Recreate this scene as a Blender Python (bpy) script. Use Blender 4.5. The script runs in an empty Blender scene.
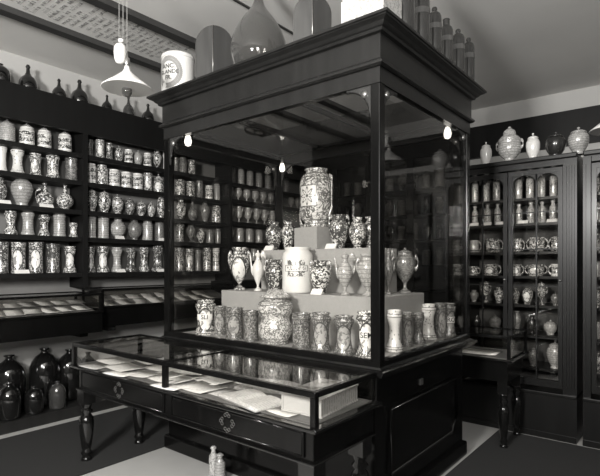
import bpy, math, random
from mathutils import Vector, Matrix
random.seed(7)
PI = math.pi
# ------------------------------------------------------------------ camera, light, exposure
scn = bpy.context.scene
C = scn.collection
YAW = math.radians(38.9); F = 486.0; EYE = 1.5
cam_d = bpy.data.cameras.new('camera'); cam = bpy.data.objects.new('camera', cam_d); C.objects.link(cam)
cam.location = (0, 0, EYE); cam.rotation_euler = (PI/2, 0, YAW)
cam_d.sensor_width = 36; cam_d.lens = 36*F/600; cam_d.shift_y = 27/600; cam_d.clip_start = 0.05
scn.camera = cam
scn.view_settings.view_transform = 'Standard'; scn.view_settings.look = 'None'
scn.view_settings.gamma = 1; scn.view_settings.exposure = 0.15
try: scn.view_settings.use_curve_mapping = False
except Exception: pass
w = bpy.data.worlds.new('world'); scn.world = w; w.use_nodes = True
w.node_tree.nodes['Background'].inputs[0].default_value = (1, .98, .94, 1)
w.node_tree.nodes['Background'].inputs[1].default_value = 0.05
def area(name, loc, rot, sx, sy, power):
    l = bpy.data.lights.new(name, 'AREA'); l.shape = 'RECTANGLE'; l.size = sx; l.size_y = sy; l.energy = power
    l.color = (1, .985, .955)
    o = bpy.data.objects.new(name, l); C.objects.link(o); o.location = loc; o.rotation_euler = rot
    return o
area('lamp_front_left', (-1.1, -1.7, 2.55), (math.radians(88), 0, math.radians(22)), .6, .6, 330)
area('fill_front_right', (1.2, -1.5, 2.5), (math.radians(118), 0, math.radians(25)), .8, .8, 190)  # added fill, tilted up to brighten the right-hand ceiling

# ------------------------------------------------------------------ projection helpers: a ray of the view met with a real plane
cD = Vector((-math.sin(YAW), math.cos(YAW), 0)); cR = Vector((math.cos(YAW), math.sin(YAW), 0))
def ray(px): return cD + (px-300)/F*cR
def onx(px, x): r = ray(px); t = x/r.x; return t, r.y*t          # depth, y
def ony(px, y): r = ray(px); t = y/r.y; return t, r.x*t          # depth, x
def zz(py, t): return EYE + (265-py)/F*t

# ------------------------------------------------------------------ materials
def g(v): return (v, v*.985, v*.955, 1)
class NT:
    def __init__(s, name):
        s.m = bpy.data.materials.new(name); s.m.use_nodes = True; s.t = s.m.node_tree; s.n = s.t.nodes; s.l = s.t.links
        s.b = s.n['Principled BSDF']; s.out = s.n['Material Output']
    def new(s, typ, **kw):
        n = s.n.new(typ)
        for k, v in kw.items(): setattr(n, k, v)
        return n
    def put(s, sock, v):
        if isinstance(v, (int, float)): sock.default_value = v
        else: s.l.new(v, sock)
    def math(s, op, a, b=0.0, c=0.0):
        n = s.new('ShaderNodeMath', operation=op)
        for i, v in enumerate((a, b, c)): s.put(n.inputs[i], v)
        return n.outputs[0]
    def mix(s, f, a, b):
        n = s.new('ShaderNodeMix', data_type='RGBA'); s.put(n.inputs[0], f)
        for i, v in ((6, a), (7, b)):
            if isinstance(v, tuple): n.inputs[i].default_value = v
            else: s.l.new(v, n.inputs[i])
        return n.outputs[2]
    def noise(s, vec, sc, det=2, dist=0.0):
        n = s.new('ShaderNodeTexNoise'); n.inputs['Scale'].default_value = sc; n.inputs['Detail'].default_value = det
        n.inputs['Distortion'].default_value = dist; s.l.new(vec, n.inputs['Vector']); return n.outputs[0]
def plain(name, v, rough=.6, var=.12, sc=8, coat=0, spec=.5, metal=0, bump=0):
    q = NT(name); tc = q.new('ShaderNodeTexCoord').outputs['Object']
    n = q.noise(tc, sc, 4)
    col = q.mix(n, g(v*(1-var)), g(v*(1+var)))
    q.l.new(col, q.b.inputs['Base Color']); q.b.inputs['Roughness'].default_value = rough
    q.b.inputs['Metallic'].default_value = metal
    q.b.inputs['Specular IOR Level'].default_value = spec
    q.b.inputs['Coat Weight'].default_value = coat; q.b.inputs['Coat Roughness'].default_value = .12
    if bump:
        b = q.new('ShaderNodeBump'); b.inputs['Strength'].default_value = bump; b.inputs['Distance'].default_value = .01
        q.l.new(q.noise(tc, sc*6, 5), b.inputs['Height']); q.l.new(b.outputs[0], q.b.inputs['Normal'])
    return q.m
def wood(name, v, rough=.35, coat=.25, sc=3, rot=(0, 0, 0)):
    q = NT(name); tc = q.new('ShaderNodeTexCoord').outputs['Object']
    mp = q.new('ShaderNodeMapping'); mp.inputs['Scale'].default_value = (6, 6, .6); mp.inputs['Rotation'].default_value = rot
    q.l.new(tc, mp.inputs[0]); n = q.noise(mp.outputs[0], sc, 5, .6)
    q.l.new(q.mix(n, g(v*.5), g(v*1.6)), q.b.inputs['Base Color'])
    q.b.inputs['Roughness'].default_value = rough; q.b.inputs['Coat Weight'].default_value = coat
    q.b.inputs['Coat Roughness'].default_value = .15; q.b.inputs['Specular IOR Level'].default_value = .22
    return q.m
def glass(name, tint=.97, refl=1.0):
    q = NT(name); q.n.remove(q.b)
    tr = q.new('ShaderNodeBsdfTransparent'); tr.inputs[0].default_value = (tint, tint*.995, tint*.985, 1)
    gl = q.new('ShaderNodeBsdfGlossy'); gl.inputs['Roughness'].default_value = .01
    ge = q.new('ShaderNodeNewGeometry'); dt = q.new('ShaderNodeVectorMath', operation='DOT_PRODUCT')
    q.l.new(ge.outputs['Incoming'], dt.inputs[0]); q.l.new(ge.outputs['Normal'], dt.inputs[1])
    om = q.math('SUBTRACT', 1.0, q.math('MINIMUM', q.math('ABSOLUTE', dt.outputs['Value']), 1.0))
    fr = q.math('ADD', .04, q.math('MULTIPLY', .9, q.math('POWER', om, 5.0)))
    mx = q.new('ShaderNodeMixShader'); q.l.new(q.math('MULTIPLY', fr, refl), mx.inputs[0])
    q.l.new(tr.outputs[0], mx.inputs[1]); q.l.new(gl.outputs[0], mx.inputs[2]); q.l.new(mx.outputs[0], q.out.inputs[0])
    return q.m
def vessel_glass(name, tint, haze):
    q = NT(name)
    lw = q.new('ShaderNodeLayerWeight'); lw.inputs[0].default_value = .35
    tr = q.new('ShaderNodeBsdfTransparent'); tr.inputs[0].default_value = g(tint)
    q.b.inputs['Base Color'].default_value = g(haze); q.b.inputs['Roughness'].default_value = .08
    q.b.inputs['Coat Weight'].default_value = .6
    mx = q.new('ShaderNodeMixShader'); q.l.new(q.math('MINIMUM', q.math('ADD', lw.outputs['Facing'], .35), 1.0), mx.inputs[0])
    q.l.new(tr.outputs[0], mx.inputs[1]); q.l.new(q.b.outputs[0], mx.inputs[2]); q.l.new(mx.outputs[0], q.out.inputs[0])
    return q.m
def glaze(name, base, dark, style, dens=.035, sc=3.2, rough=.22):
    """tin glaze painted with scrolls, bands, dots or a lettered scroll"""
    q = NT(name); tc = q.new('ShaderNodeTexCoord').outputs['Generated']
    oi = q.new('ShaderNodeObjectInfo').outputs['Random']
    mp = q.new('ShaderNodeMapping'); mp.inputs['Scale'].default_value = (1, 1, 1.6); q.l.new(tc, mp.inputs[0])
    off = q.new('ShaderNodeCombineXYZ'); off.inputs[0].default_value = 0
    q.l.new(q.math('MULTIPLY', oi, 37.0), off.inputs[0]); q.l.new(q.math('MULTIPLY', oi, 11.0), off.inputs[2])
    ad = q.new('ShaderNodeVectorMath', operation='ADD'); q.l.new(mp.outputs[0], ad.inputs[0]); q.l.new(off.outputs[0], ad.inputs[1])
    v = ad.outputs[0]
    sp = q.new('ShaderNodeSeparateXYZ'); q.l.new(tc, sp.inputs[0]); X, Y, Z = sp.outputs
    def line(n, w): return q.math('LESS_THAN', q.math('ABSOLUTE', q.math('SUBTRACT', n, .5)), w)
    def rng(s, a, b): return q.math('MULTIPLY', q.math('GREATER_THAN', s, a), q.math('LESS_THAN', s, b))
    scroll = q.math('MAXIMUM', line(q.noise(v, sc, 2, 1.6), dens), line(q.noise(v, sc*2.1, 1, .8), dens*.8))
    bands = q.math('MAXIMUM', q.math('MAXIMUM', rng(Z, .055, .075), rng(Z, .115, .13)), q.math('MAXIMUM', rng(Z, .83, .85), rng(Z, .90, .92)))
    if style == 'scroll': ink = q.math('MAXIMUM', scroll, bands)
    elif style == 'bands':
        wv = q.math('SINE', q.math('MULTIPLY', Z, 62.0)); ink = q.math('MAXIMUM', q.math('MULTIPLY', scroll, .6), q.math('MULTIPLY', q.math('GREATER_THAN', wv, .75), .8))
    elif style == 'dots':
        vo = q.new('ShaderNodeTexVoronoi'); vo.inputs['Scale'].default_value = sc*2.2; q.l.new(v, vo.inputs['Vector'])
        ink = q.math('MAXIMUM', q.math('LESS_THAN', vo.outputs['Distance'], .24), bands)
    elif style == 'banner':
        inb = q.math('MULTIPLY', rng(Z, .40, .60), rng(X, .12, .88))
        tb = q.math('MULTIPLY', rng(Z, .45, .55), rng(X, .2, .8))
        mp2 = q.new('ShaderNodeMapping'); mp2.inputs['Scale'].default_value = (26, 2, 9); q.l.new(v, mp2.inputs[0])
        txt = q.math('MULTIPLY', q.math('GREATER_THAN', q.noise(mp2.outputs[0], 1.0, 1), .52), tb)
        edge = q.math('SUBTRACT', inb, q.math('MULTIPLY', rng(Z, .425, .575), rng(X, .15, .85)))
        fo = q.math('MULTIPLY', scroll, q.math('SUBTRACT', 1.0, inb))
        fo = q.math('MULTIPLY', fo, q.math('MAXIMUM', rng(Z, .22, .78), bands))
        ink = q.math('MAXIMUM', q.math('MAXIMUM', txt, edge), q.math('MAXIMUM', fo, bands))
    elif style == 'cart':
        tb = q.math('MULTIPLY', q.math('MULTIPLY', rng(Z, .50, .58), rng(X, .2, .8)), q.math('LESS_THAN', Y, .5))
        mp2 = q.new('ShaderNodeMapping'); mp2.inputs['Scale'].default_value = (26, 2, 12); q.l.new(v, mp2.inputs[0])
        txt = q.math('MULTIPLY', q.math('GREATER_THAN', q.noise(mp2.outputs[0], 1.0, 1), .52), tb)
        out = q.math('MULTIPLY', q.math('SUBTRACT', q.math('MULTIPLY', rng(Z, .47, .61), rng(X, .14, .86)), q.math('MULTIPLY', rng(Z, .482, .598), rng(X, .16, .84))), q.math('LESS_THAN', Y, .5))
        zone = q.math('MULTIPLY', q.math('MULTIPLY', q.math('MAXIMUM', rng(Z, .61, .72), rng(Z, .36, .47)), rng(X, .22, .78)), q.math('LESS_THAN', Y, .5))
        ink = q.math('MAXIMUM', q.math('MAXIMUM', txt, out), q.math('MULTIPLY', scroll, zone))
    elif style == 'star':
        dx = q.math('MULTIPLY', q.math('SUBTRACT', X, .45), 3.2); dz = q.math('MULTIPLY', q.math('SUBTRACT', Z, .52), 5.2)
        rr = q.math('SQRT', q.math('ADD', q.math('MULTIPLY', dx, dx), q.math('MULTIPLY', dz, dz)))
        an = q.math('ARCTAN2', dz, dx); st = q.math('ADD', .50, q.math('MULTIPLY', .24, q.math('COSINE', q.math('MULTIPLY', an, 8.0))))
        starl = q.math('LESS_THAN', q.math('ABSOLUTE', q.math('SUBTRACT', rr, st)), .10)
        dot = q.math('LESS_THAN', rr, .14)
        sq = q.math('MAXIMUM', q.math('ABSOLUTE', dx), q.math('ABSOLUTE', dz)); front = q.math('LESS_THAN', Y, .6)
        inside = q.math('MULTIPLY', q.math('LESS_THAN', sq, .86), front); fr2 = q.math('MULTIPLY', rng(sq, .86, .94), front)
        ink = q.math('MAXIMUM', q.math('MAXIMUM', fr2, q.math('MULTIPLY', inside, q.math('MAXIMUM', starl, dot))), q.math('MULTIPLY', q.math('MAXIMUM', scroll, bands), q.math('SUBTRACT', 1.0, inside)))
    elif style == 'panel':     # an oval panel with a figure in it, scrollwork round it
        dx = q.math('MULTIPLY', q.math('SUBTRACT', X, .5), 2.9); dz = q.math('MULTIPLY', q.math('SUBTRACT', Z, .45), 2.9)
        rr = q.math('SQRT', q.math('ADD', q.math('MULTIPLY', dx, dx), q.math('MULTIPLY', dz, dz)))
        front = q.math('LESS_THAN', Y, .5)
        ring = q.math('MULTIPLY', rng(rr, .86, 1.0), front); inside = q.math('MULTIPLY', q.math('LESS_THAN', rr, .86), front)
        fig = q.math('MULTIPLY', q.math('LESS_THAN', q.noise(v, sc*1.2, 3, 1), .46), .7)
        ink = q.math('MAXIMUM', q.math('MAXIMUM', ring, q.math('MULTIPLY', inside, fig)),
                     q.math('MULTIPLY', q.math('MAXIMUM', scroll, bands), q.math('SUBTRACT', 1.0, inside)))
    else:
        ink = q.math('MULTIPLY', bands, .6)
    wash = q.noise(v, 2.0, 3)
    b2 = q.mix(wash, g(base*.82), g(base*1.1))
    q.l.new(q.mix(ink, b2, g(dark)), q.b.inputs['Base Color'])
    q.b.inputs['Roughness'].default_value = rough; q.b.inputs['Coat Weight'].default_value = .35; q.b.inputs['Coat Roughness'].default_value = .08
    return q.m
def paper(name, v=.52, ink=.2, sc=60):
    q = NT(name); tc = q.new('ShaderNodeTexCoord').outputs['Object']
    sp = q.new('ShaderNodeSeparateXYZ'); q.l.new(tc, sp.inputs[0])
    ln = q.math('GREATER_THAN', q.math('SINE', q.math('MULTIPLY', sp.outputs[1], sc*6.0)), .3)
    wd = q.math('GREATER_THAN', q.noise(tc, sc, 2), .47)
    q.l.new(q.mix(q.math('MULTIPLY', q.math('MULTIPLY', ln, wd), .45), g(v), g(ink)), q.b.inputs['Base Color'])
    q.b.inputs['Roughness'].default_value = .8
    return q.m

WOOD = wood('dark_mahogany', .003, .2, .08)
WOODH = wood('dark_mahogany_cornice', .011, .3, .15, rot=(0, PI/2, 0))
LEDGE = wood('polished_ledge', .004, .12, .9); WOODB = wood('carved_bracket', .03, .3, .3)
WOODS = wood('black_stained_shelf', .005, .55, .0)
WOODC = wood('cabinet_oak', .006, .32, .08)
CLOTH = plain('grey_linen', .26, .95, .12, 40, bump=.2)
BED = plain('dark_case_lining', .10, .95, .15, 30)
GLASS = glass('pane_glass', .98, .8)
GLASST = glass('top_glass', .97, 1.0)
GLASSC = glass('cabinet_glass', .96, .6)
BRASS = plain('aged_brass', .25, .3, .2, 20, metal=.8)
WHITEC = plain('white_porcelain', .62, .15, .04, 3, coat=.5)
ENAMEL = plain('white_enamel', .66, .3, .03, 3, coat=.3)
CARD = plain('white_card', .68, .7, .03, 5)
PAPER = paper('printed_paper'); PAPER2 = paper('old_printed_paper', .34, .12, 45)
LEATHER = plain('tan_leather', .22, .6, .3, 14, bump=.3)
BLACKG = plain('black_bottle_glass', .006, .06, .2, 4, coat=1.0)
DARKG = plain('brown_bottle_glass', .035, .1, .3, 4, coat=.8)
CLEARG = vessel_glass('clear_grey_glass', .62, .07)
SMOKEG = vessel_glass('smoky_glass', .35, .07)
BULBON = NT('lit_opal_bulb'); BULBON.b.inputs['Base Color'].default_value = g(.9)
BULBON.b.inputs['Emission Color'].default_value = (1, .96, .88, 1); BULBON.b.inputs['Emission Strength'].default_value = 1.6; BULBON = BULBON.m
G = {
 'flower': glaze('glaze_flower', .56, .14, 'scroll', .045, 4.6),
 'star': glaze('glaze_star', .55, .10, 'star', .05, 4.2), 'cart': glaze('glaze_cartouche', .64, .12, 'cart', .05, 4.0),
 'scroll': glaze('glaze_scroll', .70, .05, 'scroll', .055, 2.5),
 'dense': glaze('glaze_dense', .60, .05, 'scroll', .08, 3.4),
 'darkscroll': glaze('glaze_dark_scroll', .27, .07, 'scroll', .06, 4.0),
 'banner': glaze('glaze_banner', .72, .05, 'banner', .06, 2.6),
 'panel': glaze('glaze_panel', .68, .06, 'panel', .055, 3.0),
 'darkpanel': glaze('glaze_dark_panel', .30, .07, 'panel', .06, 4.6),
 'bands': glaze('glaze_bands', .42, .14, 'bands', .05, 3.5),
 'dots': glaze('glaze_dots', .60, .12, 'dots', .04, 3.0),
 'plain': glaze('glaze_plain', .60, .35, 'plain'),
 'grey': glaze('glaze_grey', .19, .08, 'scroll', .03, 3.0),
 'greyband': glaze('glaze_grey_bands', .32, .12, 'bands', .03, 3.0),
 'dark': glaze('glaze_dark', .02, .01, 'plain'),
 'phial': glaze('phial_painted_glitter', .10, .38, 'scroll', .07, 3.0, .1),  # glitter of the glass painted in as pale scrolls on dark
}
G['black'] = BLACKG; G['brown'] = DARKG; G['clear'] = CLEARG; G['smoke'] = SMOKEG; G['white'] = WHITEC
LOOK = {'flower': 'white flower-painted', 'star': 'star-panelled', 'cart': 'white scroll-labelled', 'scroll': 'white scroll-painted', 'dense': 'densely painted', 'darkscroll': 'dark patterned', 'banner': 'white scroll-lettered',
        'panel': 'pale panel-painted', 'darkpanel': 'dark panel-painted', 'bands': 'banded grey', 'dots': 'white spotted', 'plain': 'plain white',
        'grey': 'grey glazed', 'greyband': 'dim banded', 'dark': 'dark glazed', 'phial': 'glitter-painted glass', 'black': 'black glass',
        'brown': 'brown glass', 'clear': 'clear glass', 'smoke': 'smoky glass', 'white': 'white porcelain'}

# ------------------------------------------------------------------ mesh helpers
class MB:
    def __init__(s): s.v = []; s.f = []; s.sm = []
    def box(s, x0, x1, y0, y1, z0, z1):
        b = len(s.v)
        s.v += [(x, y, z) for z in (z0, z1) for y in (y0, y1) for x in (x0, x1)]
        for f in ((0, 2, 3, 1), (4, 5, 7, 6), (0, 1, 5, 4), (2, 6, 7, 3), (0, 4, 6, 2), (1, 3, 7, 5)):
            s.f.append(tuple(b+i for i in f)); s.sm.append(False)
        return s
    def lathe(s, prof, n=28, cx=0, cy=0, cz=0, sr=1, sz=1, sy=None):
        b = len(s.v); sy = sr if sy is None else sy
        for r, z in prof:
            for k in range(n):
                a = 2*PI*k/n; s.v.append((cx+r*sr*math.cos(a), cy+r*sy*math.sin(a), cz+z*sz))
        for i in range(len(prof)-1):
            for k in range(n):
                k2 = (k+1) % n
                s.f.append((b+i*n+k, b+i*n+k2, b+(i+1)*n+k2, b+(i+1)*n+k)); s.sm.append(True)
        s.f.append(tuple(b+k for k in reversed(range(n)))); s.sm.append(False)
        m = b+(len(prof)-1)*n; s.f.append(tuple(m+k for k in range(n))); s.sm.append(False)
        return s
    def tube(s, pts, r, n=8, closed=False):
        pts = [Vector(p) for p in pts]; b = len(s.v); m = len(pts)
        rs = r if isinstance(r, (list, tuple)) else [r]*m
        up = Vector((0, 0, 1))
        for i, p in enumerate(pts):
            if closed: d = pts[(i+1) % m]-pts[i-1]
            else: d = pts[min(i+1, m-1)]-pts[max(i-1, 0)]
            d.normalize(); u = d.cross(up)
            if u.length < .15: u = d.cross(Vector((0, 1, 0)))
            u.normalize(); w2 = u.cross(d)
            for k in range(n):
                a = 2*PI*k/n; s.v.append(tuple(p+(u*math.cos(a)+w2*math.sin(a))*rs[i]))
        for i in range(m if closed else m-1):
            j = (i+1) % m
            for k in range(n):
                k2 = (k+1) % n; s.f.append((b+i*n+k, b+i*n+k2, b+j*n+k2, b+j*n+k)); s.sm.append(True)
        if not closed:
            s.f.append(tuple(b+k for k in reversed(range(n)))); s.f.append(tuple(b+(m-1)*n+k for k in range(n))); s.sm += [False, False]
        return s
    def prism(s, poly, fn):
        """poly 2D outline; fn(u, v, side) -> 3D for side 0/1"""
        b = len(s.v); n = len(poly)
        for side in (0, 1):
            for u, v in poly: s.v.append(tuple(fn(u, v, side)))
        s.f.append(tuple(b+k for k in range(n))); s.f.append(tuple(b+n+k for k in reversed(range(n)))); s.sm += [False, False]
        for k in range(n):
            k2 = (k+1) % n; s.f.append((b+k, b+n+k, b+n+k2, b+k2)); s.sm.append(False)
        return s
    def mesh(s, name, mat):
        m = bpy.data.meshes.new(name); m.from_pydata(s.v, [], s.f); m.materials.append(mat)
        m.polygons.foreach_set('use_smooth', s.sm); m.update()
        import bmesh
        bm = bmesh.new(); bm.from_mesh(m); bmesh.ops.recalc_face_normals(bm, faces=bm.faces); bm.to_mesh(m); bm.free()
        return m
    def build(s, name, mat, parent=None, bevel=0):
        o = bpy.data.objects.new(name, s.mesh(name, mat)); C.objects.link(o)
        if parent: o.parent = parent
        if bevel:
            b = o.modifiers.new('bevel', 'BEVEL'); b.width = bevel; b.segments = 2; b.limit_method = 'ANGLE'; b.angle_limit = .9
        return o
def tag(o, label=None, cat=None, group=None, kind=None):
    if label: o['label'] = label
    if cat: o['category'] = cat
    if group: o['group'] = group
    if kind: o['kind'] = kind
    return o
def thing(name, label, cat, loc=(0, 0, 0), rz=0, group=None, scale=(1, 1, 1)):
    o = bpy.data.objects.new(name, None); C.objects.link(o); o.empty_display_size = .05
    o.location = loc; o.rotation_euler = (0, 0, rz); o.scale = scale
    return tag(o, label, cat, group)
def struct(name, mb, mat, bevel=0):
    return tag(mb.build(name, mat, None, bevel), kind='structure')
def B(*a): return MB().box(*a)
def localise(o):   # move origin to the base centre of a mesh built in world space
    vs = [v.co for v in o.data.vertices]
    c = Vector((sum(v.x for v in vs)/len(vs), sum(v.y for v in vs)/len(vs), min(v.z for v in vs)))
    o.data.transform(Matrix.Translation(-c)); o.location = c
    return o

# ------------------------------------------------------------------ room
CEIL = 3.6; WX = -5.25; BY = 6.6; RX = 2.5; FY = -2.0
WALL = plain('pale_distemper_wall', .42, .9, .08, 2)
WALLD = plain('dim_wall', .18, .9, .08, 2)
CEILM = plain('cream_ceiling', .68, .9, .10, 1.2)
LINO = plain('pale_linoleum', .36, .55, .12, 3)
CARPET = plain('dark_carpet', .010, 1, .4, 60, bump=.4)
BEAM = plain('dark_ceiling_beam', .03, .6, .2, 4)
struct('floor', B(WX-.1, RX+.1, FY-.1, BY+.1, -.1, 0), LINO)
struct('ceiling', B(WX-.1, RX+.1, FY-.1, BY+.1, CEIL, CEIL+.1), CEILM)
struct('wall_left', B(WX-.1, WX, FY-.1, BY+.1, 0, CEIL), WALL)
struct('wall_back', B(WX, RX, BY, BY+.1, 0, CEIL), WALL)
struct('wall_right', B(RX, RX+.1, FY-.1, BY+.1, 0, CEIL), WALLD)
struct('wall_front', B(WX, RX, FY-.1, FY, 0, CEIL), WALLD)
struct('trim_5', B(WX, WX+.03, FY, .88, 0, 3.2), WOODS)  # unseen dark board, added to stop pale wall reflecting in the front pane
for i, bx in enumerate((-4.36, -3.63)):
    struct('trim_%d' % (i+1), B(bx-.05, bx+.05, FY, BY, CEIL-.05, CEIL), BEAM)
struct('trim_3', B(-2.82, -2.80, FY, BY, CEIL-.012, CEIL), BEAM)
struct('trim_4', B(-2.35, RX, BY-.06, BY, 2.93, 3.35), WOODS)
p = MB().tube([(-.62, BY-.03, 3.32), (-.62, BY-.03, CEIL)], .022, 10).build('wall_pipe', ENAMEL)
tag(p, 'pale vertical pipe running up the far wall to the ceiling', 'pipe')
# lettering painted on the ceiling between the beams: broken strokes, as illegible as in the photograph
mb = MB(); y = 1.45
while y < 3.02:
    x = -4.27+random.uniform(0, .08)
    end = -3.80+random.uniform(-.16, .08)
    while x < end:
        for k in range(random.randint(3, 9)):
            hgt = random.choice((.026, .026, .03, .045)); wd = .006
            mb.box(x, x+wd, y-hgt, y, CEIL-.002, CEIL)
            if random.random() < .7: mb.box(x, x+.015, y-.006 if random.random() < .5 else y-.028, y if random.random() < .5 else y-.022, CEIL-.002, CEIL)
            x += random.uniform(.017, .024)
        x += .03
    y += .062
tag(mb.build('ceiling_inscription', plain('faded_ink', .27, .9)), 'rows of dark painted script on the pale ceiling between two beams', 'lettering')
tag(B(-4.60, -3.385, FY+.1, 5.9, 0, .012).build('carpet_runner', CARPET), 'dark carpet runner in the aisle before the left shelves', 'carpet', None)
tag(B(-1.36, RX-.1, FY+.1, 4.56, 0, .012).build('carpet', CARPET), 'large dark carpet right of the central showcase', 'carpet', None)

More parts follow.
